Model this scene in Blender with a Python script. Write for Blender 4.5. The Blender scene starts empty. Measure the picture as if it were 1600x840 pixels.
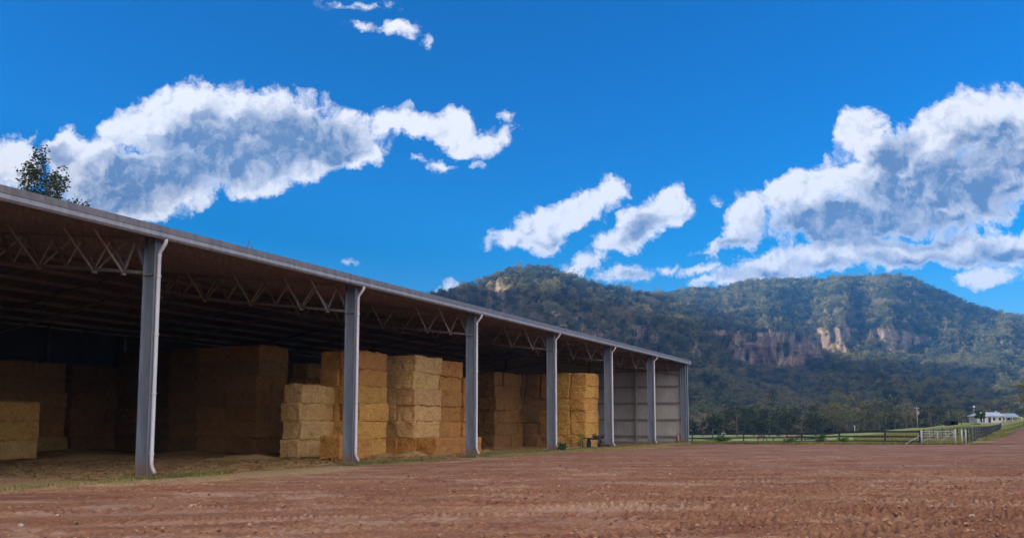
import bpy, bmesh, math, random
import numpy as np
from mathutils import Vector, Matrix
R = math.radians
C = bpy.context.scene
COL = C.collection
random.seed(4); RNG = np.random.default_rng(7)

# ------------------------------------------------------------------ camera
FPX, CX, CY, EYE = 1300., 800., 545., 1.6        # focal length in photo pixels, principal point, eye height
PITCH = math.atan(120/1300)
cam = bpy.data.objects.new('camera', bpy.data.cameras.new('camera')); COL.objects.link(cam)
cam.location = (0, 0, EYE); cam.rotation_euler = (R(90)+PITCH, 0, 0)
cam.data.sensor_width = 36; cam.data.lens = 36*FPX/1600
cam.data.shift_y = (545-420)/1600
cam.data.clip_start = .1; cam.data.clip_end = 20000
C.camera = cam

# ------------------------------------------------------------------ light
SUN_AZ, SUN_EL = -106., 11.       # degrees from +Y towards +X, elevation
SKY_STRENGTH = .05
SUN_STRENGTH = 5.
EXPOSURE = 1.66
C.view_settings.view_transform = 'Standard'; C.view_settings.look = 'None'
C.view_settings.gamma = 1; C.view_settings.use_curve_mapping = False
C.view_settings.exposure = EXPOSURE
sun = bpy.data.objects.new('sun', bpy.data.lights.new('sun', 'SUN')); COL.objects.link(sun)
sun.data.energy = SUN_STRENGTH; sun.data.angle = R(.5); sun.data.color = (1, .86, .68)
sd = Vector((math.sin(R(SUN_AZ))*math.cos(R(SUN_EL)), math.cos(R(SUN_AZ))*math.cos(R(SUN_EL)), math.sin(R(SUN_EL))))
sun.rotation_euler = sd.to_track_quat('Z', 'Y').to_euler()
sun.location = (0, 0, 400)

def ray(px, py):
    x = (px-CX)/FPX; z = -(py-CY)/FPX; c, s = math.cos(PITCH), math.sin(PITCH)
    return x, c-z*s, s+z*c

class NT:
    """small helper to write node trees"""
    def __init__(s, tree): s.t = tree; s.l = tree.links
    def n(s, typ, ins=None, **kw):
        nd = s.t.nodes.new(typ)
        for k, v in kw.items(): setattr(nd, k, v)
        for k, v in (ins or {}).items():
            sock = nd.inputs[k]
            if isinstance(v, bpy.types.NodeSocket): s.l.new(v, sock)
            else: sock.default_value = v
        return nd
    def m(s, op, a, b=None, c=None, clamp=False):
        nd = s.t.nodes.new('ShaderNodeMath'); nd.operation = op; nd.use_clamp = clamp
        for i, v in enumerate((a, b, c)):
            if v is None: continue
            if isinstance(v, bpy.types.NodeSocket): s.l.new(v, nd.inputs[i])
            else: nd.inputs[i].default_value = v
        return nd.outputs[0]
    def ss(s, v, a, b, lo=0., hi=1.):
        nd = s.n('ShaderNodeMapRange', {0: v, 1: a, 2: b, 3: lo, 4: hi}, interpolation_type='SMOOTHSTEP')
        return nd.outputs[0]
    def mix(s, f, a, b, blend='MIX'):
        nd = s.t.nodes.new('ShaderNodeMix'); nd.data_type = 'RGBA'; nd.blend_type = blend; nd.clamp_factor = True
        for k, v in ((0, f), (6, a), (7, b)):
            if isinstance(v, bpy.types.NodeSocket): s.l.new(v, nd.inputs[k])
            else: nd.inputs[k].default_value = v if k == 0 else (v[0], v[1], v[2], 1)
        return nd.outputs[2]
    def noise(s, vec, scale, detail=4, rough=.55, dist=0.):
        return s.n('ShaderNodeTexNoise', {'Vector': vec, 'Scale': scale, 'Detail': detail, 'Roughness': rough, 'Distortion': dist})

# ---- the sky: Nishita air with broken cumulus
world = bpy.data.worlds.new('World'); C.world = world; world.use_nodes = True
wt = world.node_tree; wt.nodes.clear(); w = NT(wt)
def cloud_field(name, blobs):
    """union of soft cloud masses in the plane of the sky (x/y, z/y)"""
    g = bpy.data.node_groups.new(name, 'ShaderNodeTree'); q = NT(g)
    g.interface.new_socket('P', in_out='INPUT', socket_type='NodeSocketVector')
    g.interface.new_socket('D', in_out='OUTPUT', socket_type='NodeSocketFloat')
    gi = g.nodes.new('NodeGroupInput'); go = g.nodes.new('NodeGroupOutput')
    acc = None
    for b in blobs:
        px, py, rx, ry = b[:4]; rot = b[4] if len(b) > 4 else 0
        r = ray(px, py)
        mp = q.n('ShaderNodeMapping', {'Vector': gi.outputs[0], 'Location': (r[0]/r[1], r[2]/r[1], 0),
                 'Rotation': (0, 0, R(-rot)), 'Scale': (rx/FPX, ry/FPX, 1)}, vector_type='TEXTURE')
        ln = q.n('ShaderNodeVectorMath', {0: mp.outputs[0]}, operation='LENGTH').outputs['Value']
        s_ = min(1.15, max(.22, min(rx, ry)/30))
        fl = q.m('MULTIPLY_ADD', ln, -s_, s_)
        acc = fl if acc is None else q.m('SMOOTH_MAX', acc, fl, .22)
    q.l.new(acc, go.inputs[0])
    return g
# px, py, rx, ry, tilt(clockwise, deg)
BLOBS = [(20,250,50,50),(35,222,22,18),(100,228,52,36),(150,258,85,62),(210,198,66,44,-30),(270,188,78,64,-25),(340,200,110,76),(450,205,110,66,8),
 (250,275,115,62),(185,305,90,44),(360,250,120,46,-10),(470,240,95,42,-14),(545,205,66,44,10),(560,236,60,26,-10),(612,192,44,30,-30),(655,192,46,24),
 (702,192,42,32),(735,212,52,24,-8),(775,206,34,14,-12),(690,257,24,11,-20),(740,243,18,9),(655,245,18,9),(400,285,70,22,-12),(240,330,40,22,-25),
 (955,290,40,24,-20),(885,335,110,34,-27),(850,372,40,26,-20),(800,372,52,17,-14),(1052,306,34,27),(1000,348,90,33,-33),(915,406,56,20,-18),(975,428,64,17,-4),(1035,416,34,8,-12),(695,451,36,9,-8),(550,414,24,9,-10),
 (1575,205,75,75),(1490,205,90,56,-22),(1400,275,130,80,-20),(1352,212,44,46),(1255,300,100,46,-20),(1168,338,48,44,-30),(1320,345,160,40,-6),(1500,300,120,72,-8),(1560,265,70,60),(1140,380,60,18,-8),
 (1200,425,115,26,-10),(1140,440,60,14,-6),(1300,402,95,32,-10),(1400,388,95,32,-4),(1500,385,95,30,4),(1590,385,70,38),(1540,428,58,22,-6),(1100,418,34,14,-20),
 (1580,326,17,13),(1115,320,14,9),(615,40,36,18),(561,38,20,10),(662,60,10,14,-40),(575,0,52,9),(792,182,16,7)]
DARK = [(390,222,170,56,-4),(500,210,80,40,8),(210,275,120,46,-8),(165,305,100,40),(90,240,26,22),(350,268,120,26,-12),(530,235,44,18,-14),
 (1310,350,130,34,-6),(1450,290,130,52,-16),(1260,374,160,20,-5),(1450,350,110,30),(1550,240,80,54),(1570,395,60,18),(1560,300,60,40),(1400,240,50,30,-20),
 (1010,352,36,14,-32),(860,378,34,10,-15),(980,432,60,9,-4),(1460,402,110,14),(1330,420,80,14),(1200,434,70,9)]
gF = cloud_field('cloud_masses', BLOBS); gD = cloud_field('cloud_depth', DARK)
geo = w.n('ShaderNodeTexCoord').outputs['Generated']
sep = w.n('ShaderNodeSeparateXYZ', {0: geo})
ay = w.m('MAXIMUM', w.m('ABSOLUTE', sep.outputs[1]), .02)
U = w.m('DIVIDE', sep.outputs[0], ay); Wv = w.m('DIVIDE', sep.outputs[2], ay)
P = w.n('ShaderNodeCombineXYZ', {0: U, 1: Wv, 2: 0.}).outputs[0]
def warp(P, k=1.):
    n1 = w.noise(P, 9., 2, .5).outputs['Color']
    n2 = w.noise(P, 34., 4, .6).outputs['Color']
    v1 = w.n('ShaderNodeVectorMath', {0: n1, 1: (.5,.5,.5)}, operation='SUBTRACT').outputs[0]
    v2 = w.n('ShaderNodeVectorMath', {0: n2, 1: (.5,.5,.5)}, operation='SUBTRACT').outputs[0]
    a = w.n('ShaderNodeVectorMath', {0: v1, 'Scale': .05*k}, operation='SCALE').outputs[0]
    b = w.n('ShaderNodeVectorMath', {0: v2, 'Scale': .035*k}, operation='SCALE').outputs[0]
    c = w.n('ShaderNodeVectorMath', {0: P, 1: a}, operation='ADD').outputs[0]
    return w.n('ShaderNodeVectorMath', {0: c, 1: b}, operation='ADD').outputs[0]
def billow(P):
    n = w.noise(P, 27., 7, .62).outputs[0]
    v = w.n('ShaderNodeTexVoronoi', {'Vector': P, 'Scale': 36., 'Detail': 3., 'Roughness': .6}, feature='F1').outputs['Distance']
    return w.m('SUBTRACT', w.m('MULTIPLY', w.m('SUBTRACT', n, .5), 1.9), w.m('MULTIPLY', w.m('SUBTRACT', v, .4), .55))
def dens(P):
    Pw = warp(P)
    f = w.n('ShaderNodeGroup', {0: Pw}, node_tree=gF).outputs[0]
    return w.m('ADD', f, w.m('ADD', w.m('MULTIPLY', billow(Pw), .50), .17)), Pw
D0, Pw0 = dens(P)
Poff = w.n('ShaderNodeVectorMath', {0: Pw0, 1: (-.008, .008, 0)}, operation='ADD').outputs[0]
B0 = billow(Pw0); B1 = billow(Poff)
relief = w.m('MULTIPLY', w.m('SUBTRACT', B0, B1), .9)
alpha = w.m('POWER', w.ss(D0, -.06, .36), .8)
dk = w.n('ShaderNodeGroup', {0: Pw0}, node_tree=gD).outputs[0]
dk = w.m('ADD', dk, w.m('MULTIPLY', w.m('SUBTRACT', w.noise(P, 11., 5, .55).outputs[0], .5), .8))
shade = w.m('MULTIPLY', w.ss(dk, -.42, .45), w.ss(D0, -.02, .48))
tone = w.m('MULTIPLY', w.m('SUBTRACT', w.noise(Pw0, 16., 5, .6).outputs[0], .5), w.m('MULTIPLY_ADD', shade, .75, .12))                                 # 0 lit rim, 1 thick grey core
lum = w.m('ADD', w.m('ADD', w.m('SUBTRACT', 1.04, w.m('MULTIPLY', shade, .84)), w.m('MULTIPLY', relief, .62)), tone)
lum = w.m('MULTIPLY', w.m('MAXIMUM', lum, .08), 1.)
cloud_col = w.mix(w.m('MINIMUM', lum, 1.), (.075, .165, .34), (.96, .955, .98))
sky = w.n('ShaderNodeTexSky', sky_type='NISHITA', sun_disc=False, sun_elevation=R(SUN_EL), sun_rotation=R(SUN_AZ),
          altitude=300., air_density=1.0, dust_density=.6, ozone_density=3.2)
sky_s = w.n('ShaderNodeHueSaturation', {'Color': sky.outputs[0], 'Saturation': 1.5})
tint = w.mix(w.ss(sep.outputs[2], .02, .42), (1.35, 1.12, 1.18), (.26, .98, 1.36))
sky_c = w.n('ShaderNodeVectorMath', {0: sky_s.outputs[0], 1: tint}, operation='MULTIPLY')
bg_sky = w.n('ShaderNodeBackground', {'Color': sky_c.outputs[0], 'Strength': SKY_STRENGTH})
# behind the camera a broad bright deck of cloud, added as unseen fill light
back = w.ss(sep.outputs[1], .05, -.35)
bn = w.noise(geo, 2.6, 6, .6).outputs[0]
fill_deck = w.m('MULTIPLY', back, w.ss(bn, .28, .46))
low = w.ss(sep.outputs[2], -.02, .02)
front = w.ss(sep.outputs[1], .0, .12)
alpha = w.m('MULTIPLY', w.m('MULTIPLY', alpha, front), low)
bg_cl = w.n('ShaderNodeBackground', {'Color': cloud_col, 'Strength': .335})
bg_fill = w.n('ShaderNodeBackground', {'Color': (1, .90, .80, 1), 'Strength': .88})
mx = w.n('ShaderNodeMixShader', {0: alpha, 1: bg_sky.outputs[0], 2: bg_cl.outputs[0]})
mx2 = w.n('ShaderNodeMixShader', {0: w.m('MULTIPLY', fill_deck, low), 1: mx.outputs[0], 2: bg_fill.outputs[0]})
out = w.n('ShaderNodeOutputWorld'); w.l.new(mx2.outputs[0], out.inputs[0])
world.cycles.sampling_method = 'MANUAL'; world.cycles.sample_map_resolution = 1024
C.cycles.max_bounces = 8; C.cycles.volume_bounces = 0

# ------------------------------------------------------------------ noise for meshes
def _h(i, j, k, s):
    i, j = np.asarray(i, np.int64), np.asarray(j, np.int64); k = np.asarray(k, np.int64)
    n = (i*374761393 + j*668265263 + k*1103515245 + int(s)*974634777) & 0xffffffff
    n = ((n ^ (n >> 13))*1274126177) & 0xffffffff
    return ((n ^ (n >> 16)) & 0xffff)/65535.
def vnoise(x, y, z=0., s=0):
    x, y, z = np.broadcast_arrays(np.asarray(x, float), np.asarray(y, float), np.asarray(z, float))
    i, j, k = np.floor(x).astype(np.int64), np.floor(y).astype(np.int64), np.floor(z).astype(np.int64)
    f, g, h = x-i, y-j, z-k
    f, g, h = f*f*(3-2*f), g*g*(3-2*g), h*h*(3-2*h)
    def c(a, b, d): return _h(i+a, j+b, k+d, s)
    def lx(b, d): return c(0,b,d)*(1-f)+c(1,b,d)*f
    def ly(d): return lx(0,d)*(1-g)+lx(1,d)*g
    if np.all(z == z.flat[0]) and float(z.flat[0]).is_integer(): r = ly(0)
    else: r = ly(0)*(1-h)+ly(1)*h
    return r*2-1
def fbm(x, y, z=0., o=4, s=0, r=.5):
    a, t, n = 1., 0., 0.
    for k in range(o):
        t = t+a*vnoise(x*2**k+k*17.3, y*2**k-k*9.1, z*2**k if not np.isscalar(z) else z, s+k); n += a; a *= r
    return t/n

# ------------------------------------------------------------------ object helpers
def tag(o, label=None, cat=None, group=None, kind=None):
    if label: o['label'] = label
    if cat: o['category'] = cat
    if group: o['group'] = group
    if kind: o['kind'] = kind
    return o
def empty(name, loc=(0,0,0), rz=0, parent=None):
    o = bpy.data.objects.new(name, None); COL.objects.link(o); o.empty_display_size = .3
    o.location = loc; o.rotation_euler = (0, 0, rz)
    if parent: o.parent = parent
    return o
class MB:
    """collects primitives for ONE mesh object"""
    def __init__(s): s.v = []; s.f = []; s.n = 0
    def add(s, v, f):
        v = np.asarray(v, float); s.v.append(v); s.f += [tuple(int(i)+s.n for i in q) for q in f]; s.n += len(v); return s
    def box(s, x0, x1, y0, y1, z0, z1, M=None):
        v = np.array([(x, y, z) for z in (z0, z1) for y in (y0, y1) for x in (x0, x1)], float)
        if M is not None: v = np.array([tuple(M @ Vector(p)) for p in v])
        return s.add(v, [(0,2,3,1),(4,5,7,6),(0,1,5,4),(2,6,7,3),(0,4,6,2),(1,3,7,5)])
    def bar(s, a, b, w, h, up=(0,0,1)):
        a, b = Vector(a), Vector(b); d = (b-a); L = d.length; d.normalize()
        u = Vector(up); x = d.cross(u)
        if x.length < 1e-4: x = d.cross(Vector((1,0,0)))
        x.normalize(); z = x.cross(d)
        v = [tuple(p + x*sx*w/2 + z*sz*h/2) for p in (a, b) for sz in (-1, 1) for sx in (-1, 1)]
        return s.add(v, [(0,2,3,1),(4,5,7,6),(0,1,5,4),(2,6,7,3),(0,4,6,2),(1,3,7,5)])
    def tube(s, pts, rad, n=8, cap=True):
        pts = [Vector(p) for p in pts]; k = len(pts)
        if not hasattr(rad, '__len__'): rad = [rad]*k
        vs = []; ref = None
        for i, p in enumerate(pts):
            t = (pts[min(i+1, k-1)]-pts[max(i-1, 0)]).normalized()
            if ref is None: ref = t.orthogonal().normalized()
            x = (ref - t*ref.dot(t)); x = x.normalized() if x.length > 1e-5 else t.orthogonal().normalized(); ref = x
            y = t.cross(x)
            for j in range(n):
                a = 2*math.pi*j/n; vs.append(tuple(p + (x*math.cos(a)+y*math.sin(a))*rad[i]))
        fs = [(i*n+j, i*n+(j+1) % n, (i+1)*n+(j+1) % n, (i+1)*n+j) for i in range(k-1) for j in range(n)]
        if cap: fs += [tuple(range(n-1, -1, -1)), tuple((k-1)*n+j for j in range(n))]
        return s.add(vs, fs)
    def build(s, name, mat, parent=None, smooth=False, loc=None):
        me = bpy.data.meshes.new(name)
        v = np.concatenate(s.v)
        me.from_pydata(v.tolist(), [], s.f); me.update()
        if smooth: me.polygons.foreach_set('use_smooth', [True]*len(me.polygons))
        me.materials.append(mat)
        o = bpy.data.objects.new(name, me); COL.objects.link(o)
        if parent: o.parent = parent
        if loc is not None: o.location = loc
        return o
def np_mesh(name, v, quads, mat, smooth=True):
    me = bpy.data.meshes.new(name); v = np.asarray(v, np.float32); q = np.asarray(quads, np.int32)
    k = q.shape[1]
    me.vertices.add(len(v)); me.vertices.foreach_set('co', v.ravel())
    me.loops.add(q.size); me.loops.foreach_set('vertex_index', q.ravel())
    me.polygons.add(len(q)); me.polygons.foreach_set('loop_start', np.arange(0, q.size, k, dtype=np.int32))
    me.polygons.foreach_set('loop_total', np.full(len(q), k, np.int32))
    me.polygons.foreach_set('use_smooth', np.full(len(q), smooth))
    if mat: me.materials.append(mat)
    me.update(calc_edges=True); me.validate()
    o = bpy.data.objects.new(name, me); COL.objects.link(o); return o
def grid_quads(nr, nc, wrap=False):
    i = np.arange(nr-1)[:, None]*nc; j = np.arange(nc if wrap else nc-1)[None, :]; j2 = (j+1) % nc
    return np.stack([i+j, i+j2, i+nc+j2, i+nc+j], -1).reshape(-1, 4)
def clone(o, parent=None):
    c = o.copy(); COL.objects.link(c)
    if parent is not None: c.parent = parent
    for ch in o.children: clone(ch, c)
    return c

# ------------------------------------------------------------------ materials
def mat(name, fn=None, col=(.5,.5,.5), rough=.7, metal=0., spec=.5):
    m = bpy.data.materials.new(name); m.use_nodes = True; t = m.node_tree; q = NT(t)
    b = t.nodes['Principled BSDF']; b.inputs['Base Color'].default_value = (*col, 1); b.inputs['Roughness'].default_value = rough
    b.inputs['Metallic'].default_value = metal; b.inputs['Specular IOR Level'].default_value = spec
    if fn: fn(q, b)
    return m
def bump(q, b, h, strength=.4, dist=.02):
    n = q.n('ShaderNodeBump', {'Height': h, 'Strength': strength, 'Distance': dist}); q.l.new(n.outputs[0], b.inputs['Normal'])
def f_metal(c1, c2, splash=False):
    def fn(q, b):
        tc = q.n('ShaderNodeTexCoord').outputs['Object']
        mp = q.n('ShaderNodeMapping', {'Vector': tc, 'Scale': (3., 3., .35)}).outputs[0]
        n = q.noise(mp, 2.2, 6, .65).outputs[0]; s = q.noise(tc, 34., 3).outputs[0]
        k = q.m('ADD', q.ss(n, .3, .72), q.m('MULTIPLY', q.m('SUBTRACT', s, .5), .35), clamp=True)
        c = q.mix(k, c1, c2)
        if splash:      # red mud thrown up at the foot, rust runs higher up
            z = q.n('ShaderNodeSeparateXYZ', {0: tc}).outputs[2]; d = q.noise(tc, 7., 5, .7).outputs[0]
            c = q.mix(q.m('MULTIPLY', q.ss(q.m('ADD', z, q.m('MULTIPLY', d, 1.1)), 1.25, .55), .75), c, (.24,.12,.07))
            rn = q.noise(q.n('ShaderNodeMapping', {'Vector': tc, 'Scale': (26., 26., .8)}).outputs[0], 1., 5, .7).outputs[0]
            c = q.mix(q.m('MULTIPLY', q.ss(rn, .6, .78), .6), c, (.17,.10,.07))
        q.l.new(c, b.inputs['Base Color'])
        q.l.new(q.m('ADD', .38, q.m('MULTIPLY', n, .3)), b.inputs['Roughness'])
    return fn
M_steel = mat('galvanised_column_steel', f_metal((.14,.165,.215), (.215,.245,.30), True), rough=.5, metal=.15)
M_truss = mat('primed_truss_steel', f_metal((.21,.175,.165), (.32,.27,.25)), rough=.6)
M_brace = mat('pale_brace_steel', f_metal((.34,.29,.26), (.46,.40,.36)), rough=.55)
M_pipe = mat('white_pvc_pipe', f_metal((.50,.48,.51), (.64,.62,.64), True), rough=.4)
M_gutter = mat('pale_gutter_metal', f_metal((.21,.215,.235), (.31,.31,.33)), rough=.45)
M_flash = mat('brown_grey_roof_edge', f_metal((.11,.10,.105), (.18,.165,.165)), rough=.55)
M_black = mat('black_painted_steel', f_metal((.012,.012,.014), (.03,.027,.026)), rough=.5)
M_darkwood = mat('black_stained_rail', f_metal((.012,.012,.015), (.03,.028,.03)), rough=.8)
M_gate = mat('galvanised_gate_tube', f_metal((.22,.24,.26), (.36,.38,.40)), rough=.6)
M_red = mat('red_paint', f_metal((.28,.11,.12), (.36,.18,.19)), rough=.5)
M_conc = mat('concrete', f_metal((.24,.21,.18), (.36,.32,.28)), rough=.9)
def f_clad(c1, c2, axis, pitch, rust=.0):
    def fn(q, b):
        tc = q.n('ShaderNodeTexCoord').outputs['Object']
        n = q.noise(tc, .6, 6, .6).outputs[0]; n2 = q.noise(tc, 9., 4, .6).outputs[0]
        c = q.mix(q.ss(q.m('ADD', n, q.m('MULTIPLY', n2, .3)), .45, .85), c1, c2)
        if rust: c = q.mix(q.m('MULTIPLY', q.ss(q.noise(tc, .9, 7, .7).outputs[0], .45, .7), rust), c, (.15,.07,.04))
        q.l.new(c, b.inputs['Base Color'])
    return fn
M_roof = mat('roof_sheet', f_clad((.19,.162,.15), (.26,.22,.205), 0, .25, .25), rough=.5)
M_wall = mat('wall_sheet', f_clad((.40,.39,.365), (.50,.485,.455), 0, .25), rough=.55)
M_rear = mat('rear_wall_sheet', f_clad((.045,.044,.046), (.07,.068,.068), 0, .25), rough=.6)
def f_straw(q, b):
    tc = q.n('ShaderNodeTexCoord').outputs['Object']; oi = q.n('ShaderNodeObjectInfo')
    off = q.n('ShaderNodeVectorMath', {0: tc, 1: q.n('ShaderNodeVectorMath', {0: oi.outputs['Random'], 'Scale': 40.}, operation='SCALE').outputs[0]}, operation='ADD').outputs[0]
    a = q.noise(q.n('ShaderNodeMapping', {'Vector': off, 'Scale': (14., 14., 60.)}).outputs[0], 1., 5, .7, 1.5).outputs[0]
    a2 = q.noise(q.n('ShaderNodeMapping', {'Vector': off, 'Scale': (55., 20., 12.), 'Rotation': (.3,.5,.2)}).outputs[0], 1., 4, .7, 1.).outputs[0]
    h = q.m('MAXIMUM', a, a2)
    k = q.ss(h, .42, .72); big = q.noise(off, 2.2, 5, .65).outputs[0]
    base = q.mix(k, (.40,.35,.28), (1.2,1.17,1.08))
    c = q.mix(1., oi.outputs['Color'], base, 'MULTIPLY')
    c = q.mix(q.m('MULTIPLY', q.ss(big, .45, .75), .55), c, q.mix(1., c, (.62,.42,.24), 'MULTIPLY'))
    q.l.new(c, b.inputs['Base Color']); bump(q, b, h, .9, .05)
M_straw = mat('baled_straw', f_straw, rough=.85, spec=.2)
def f_loose(q, b):
    tc = q.n('ShaderNodeTexCoord').outputs['Object']
    n = q.noise(tc, 30., 5, .7).outputs[0]; g = q.noise(tc, 1.2, 4).outputs[0]
    c = q.mix(q.ss(n, .35, .7), (.22,.13,.05), (.60,.42,.18)); q.l.new(q.mix(q.ss(g,.4,.7), c, (.3,.17,.08)), b.inputs['Base Color']); bump(q, b, n, .8, .04)
M_loose = mat('loose_straw', f_loose, rough=.9, spec=.15)

# shed axes in the world: u runs along the open front, v runs into the shed
TH = R(27.5); X0, Y0, BAY = -11.5, 26.2, 10.1
du = np.array([math.sin(TH), math.cos(TH)]); dv = np.array([-math.cos(TH), math.sin(TH)])
SHED_RZ = math.pi/2 - TH          # local x = u, local y = v
def UVW(u, v, z=0.): return (X0+u*du[0]+v*dv[0], Y0+u*du[1]+v*dv[1], z)
def to_uv(x, y): return (x-X0)*du[0]+(y-Y0)*du[1], (x-X0)*dv[0]+(y-Y0)*dv[1]
def PX(px, py, Z):
    """the world point seen at photo pixel px, py at distance Z"""
    r = ray(px, py); k = Z/r[1]; return r[0]*k, Z, EYE+r[2]*k

# ------------------------------------------------------------------ terrain
ZR = np.array([0, 70, 80, 110, 150, 200, 260, 320, 450, 3000.])
TT = {  # azimuth as photo column : ground height at the distances above
 -9000: [0,0,-.1,-.7,-1.3,-2,-2.4,-2.6,-3,-3], 1080: [0,0,-.08,-.7,-1.5,-2.1,-2.4,-2.6,-3,-3], 1250: [0,0,-.08,-.7,-1.4,-2.1,-2.3,-2.6,-3,-3], 1330: [0,0,-.06,-.4,-.9,-1.2,-1.2,-1.1,-3,-3],
 1435: [0,0,-.04,-.2,-.1,.1,.6,.9,-2,-3], 1500: [0,0,.02,.1,.35,1.1,1.9,2.8,-1,-3], 1560: [0,0,.02,.1,.25,.6,2.6,4,1,-3], 1605: [0,0,.05,.7,1.3,2.0,3.6,5,3,-3], 1750: [0,0,.1,.9,1.8,3.,4.6,6,5,-3], 9000: [0,0,.1,.9,1.8,3,4.6,6,5,-3]}
TP = np.array(sorted(TT)); TV = np.array([TT[k] for k in sorted(TT)])
def GH(x, y):
    x, y = np.asarray(x, float), np.asarray(y, float)
    Z = np.maximum(np.sqrt(x*x+y*y)*.35+np.maximum(y, 0)*.65, .01)
    Zp = np.where(y > 1, y, .01); px = np.clip(np.where(y > 1, 800+1300*x/Zp, np.where(x > 0, 8000, -8000)), -8000, 8900)
    Z = np.where(y > 1, y, 0.)
    c = np.clip(np.searchsorted(TP, px)-1, 0, len(TP)-2); fc = np.clip((px-TP[c])/(TP[c+1]-TP[c]), 0, 1); fc = fc*fc*(3-2*fc)
    r = np.clip(np.searchsorted(ZR, Z)-1, 0, len(ZR)-2); fr = np.clip((Z-ZR[r])/(ZR[r+1]-ZR[r]), 0, 1)
    a = TV[c, r]*(1-fr)+TV[c, r+1]*fr; b = TV[c+1, r]*(1-fr)+TV[c+1, r+1]*fr
    return a*(1-fc)+b*fc
def gh(x, y): return float(GH(x, y))
def on(px, Z): x = (px-800)*Z/1300.; return (x, Z, gh(x, Z))

def f_field(q, b):
    tc = q.n('ShaderNodeTexCoord').outputs['Object']
    a = q.noise(tc, .035, 6, .62).outputs[0]; a2 = q.noise(tc, .5, 6, .65).outputs[0]; a3 = q.noise(tc, 5., 4, .7).outputs[0]
    c = q.mix(q.ss(a, .38, .62), (.17,.235,.055), (.30,.32,.11))
    c = q.mix(q.ss(a2, .45, .72), c, (.36,.31,.15)); c = q.mix(q.m('MULTIPLY', q.ss(a3, .5, .8), .7), c, (.06,.09,.022))
    q.l.new(c, b.inputs['Base Color']); bump(q, b, a3, .6, .12)
M_field = mat('pasture', f_field, rough=.95, spec=.1)
# big terrain sheet: polar rings to the horizon
az = np.concatenate([np.linspace(-180, -46, 40), np.linspace(-45, 45, 361), np.linspace(46, 179, 40)])
rr = np.concatenate([[2], np.linspace(20, 70, 6), np.linspace(72, 500, 160), np.geomspace(520, 9000, 30)])
A, RR = np.meshgrid(np.radians(az), rr)
X, Y = RR*np.sin(A), RR*np.cos(A)
yard_mask = 1/(1+np.exp((Y-76)/1.5))
Zt = GH(X, Y)-.06*yard_mask + np.where(RR > 90, fbm(X/9, Y/9, 0., 4, 3)*.22, fbm(X/3, Y/3, 0., 3, 3)*.02)*(1-yard_mask)
Zt = np.where(RR < 73, -.12, Zt)
ground = np_mesh('ground', np.stack([X, Y, Zt], -1).reshape(-1, 3), grid_quads(len(rr), len(az), True), M_field)
tag(ground, kind='structure')

# ---- the dirt yard, with tyre treads, clods and hoof marks as real relief
def f_dirt(q, b):
    tc = q.n('ShaderNodeTexCoord').outputs['Object']
    big = q.noise(tc, .11, 5, .6).outputs[0]; mid = q.noise(tc, .9, 6, .65).outputs[0]; fine = q.noise(tc, 16., 5, .7).outputs[0]
    st = q.noise(q.n('ShaderNodeMapping', {'Vector': tc, 'Rotation': (0,0,-.25), 'Scale': (.24,1.0,1.)}).outputs[0], .8, 8, .74, 1.2).outputs[0]
    c = q.mix(q.ss(big, .35, .65), (.20,.092,.050), (.295,.148,.084))
    c = q.mix(q.ss(mid, .42, .68), c, (.185,.076,.042)); c = q.mix(q.m('MULTIPLY', q.ss(st, .52, .68), .8), c, (.34,.20,.12))
    c = q.mix(q.m('MULTIPLY', q.ss(st, .48, .36), .9), c, (.16,.058,.036))
    c = q.mix(q.m('MULTIPLY', q.ss(fine, .5, .72), .5), c, (.35,.21,.15)); c = q.mix(q.m('MULTIPLY', q.ss(fine, .5, .3), .35), c, (.14,.062,.045))
    pt = q.noise(q.n('ShaderNodeMapping', {'Vector': tc, 'Scale': (.22,.5,1.)}).outputs[0], 1., 6, .68, .5).outputs[0]
    c = q.mix(q.m('MULTIPLY', q.ss(pt, .52, .62), .7), c, (.36,.225,.155))
    ln = q.n('ShaderNodeAttribute', attribute_name='lane').outputs['Fac']
    c = q.mix(q.m('MULTIPLY', ln, q.ss(mid, .3, .6, .25, .8)), c, q.mix(q.ss(big, .4, .6), (.36,.215,.15), (.17,.07,.042)))
    # trodden straw: under the shed and in pale streaks
    vc = q.n('ShaderNodeAttribute', attribute_name='straw').outputs['Fac']
    sn = q.noise(tc, 3.2, 7, .75).outputs[0]
    k = q.ss(q.m('ADD', vc, q.m('MULTIPLY', q.m('SUBTRACT', sn, .5), 1.6)), .42, .85)
    c = q.mix(q.m('MULTIPLY', k, .8), c, q.mix(q.ss(fine, .4, .65), (.27,.17,.085), (.50,.37,.19)))
    gr = q.n('ShaderNodeAttribute', attribute_name='green').outputs['Fac']
    k2 = q.ss(q.m('ADD', gr, q.m('MULTIPLY', q.m('SUBTRACT', sn, .5), 1.4)), .5, .85)
    c = q.mix(q.m('MULTIPLY', k2, .75), c, q.mix(q.ss(fine, .4, .65), (.07,.10,.03), (.17,.18,.065)))
    q.l.new(c, b.inputs['Base Color'])
    bump(q, b, q.m('ADD', fine, q.m('MULTIPLY', mid, .6)), .75, .035)
M_dirt = mat('red_dirt', f_dirt, rough=.92, spec=.2)
azf = np.linspace(-38, 36, 760)
az = np.concatenate([np.linspace(-180, -39, 48), azf, np.linspace(37, 179, 48)])
rr = np.concatenate([[.5, 3, 6, 9], np.geomspace(10.5, 45, 720), np.geomspace(45.3, 100, 130)])
A, RR = np.meshgrid(np.radians(az), rr)
pxa = 800+1300*np.tan(np.clip(A, -1.2, 1.2))
tr_ = np.clip((pxa-1035)/42, 0, 1); edge = np.where(pxa > 1077, 78+(pxa-1077)/360*-4.5, 101-23*tr_*tr_*(3-2*tr_))     # where the yard meets the grass
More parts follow.
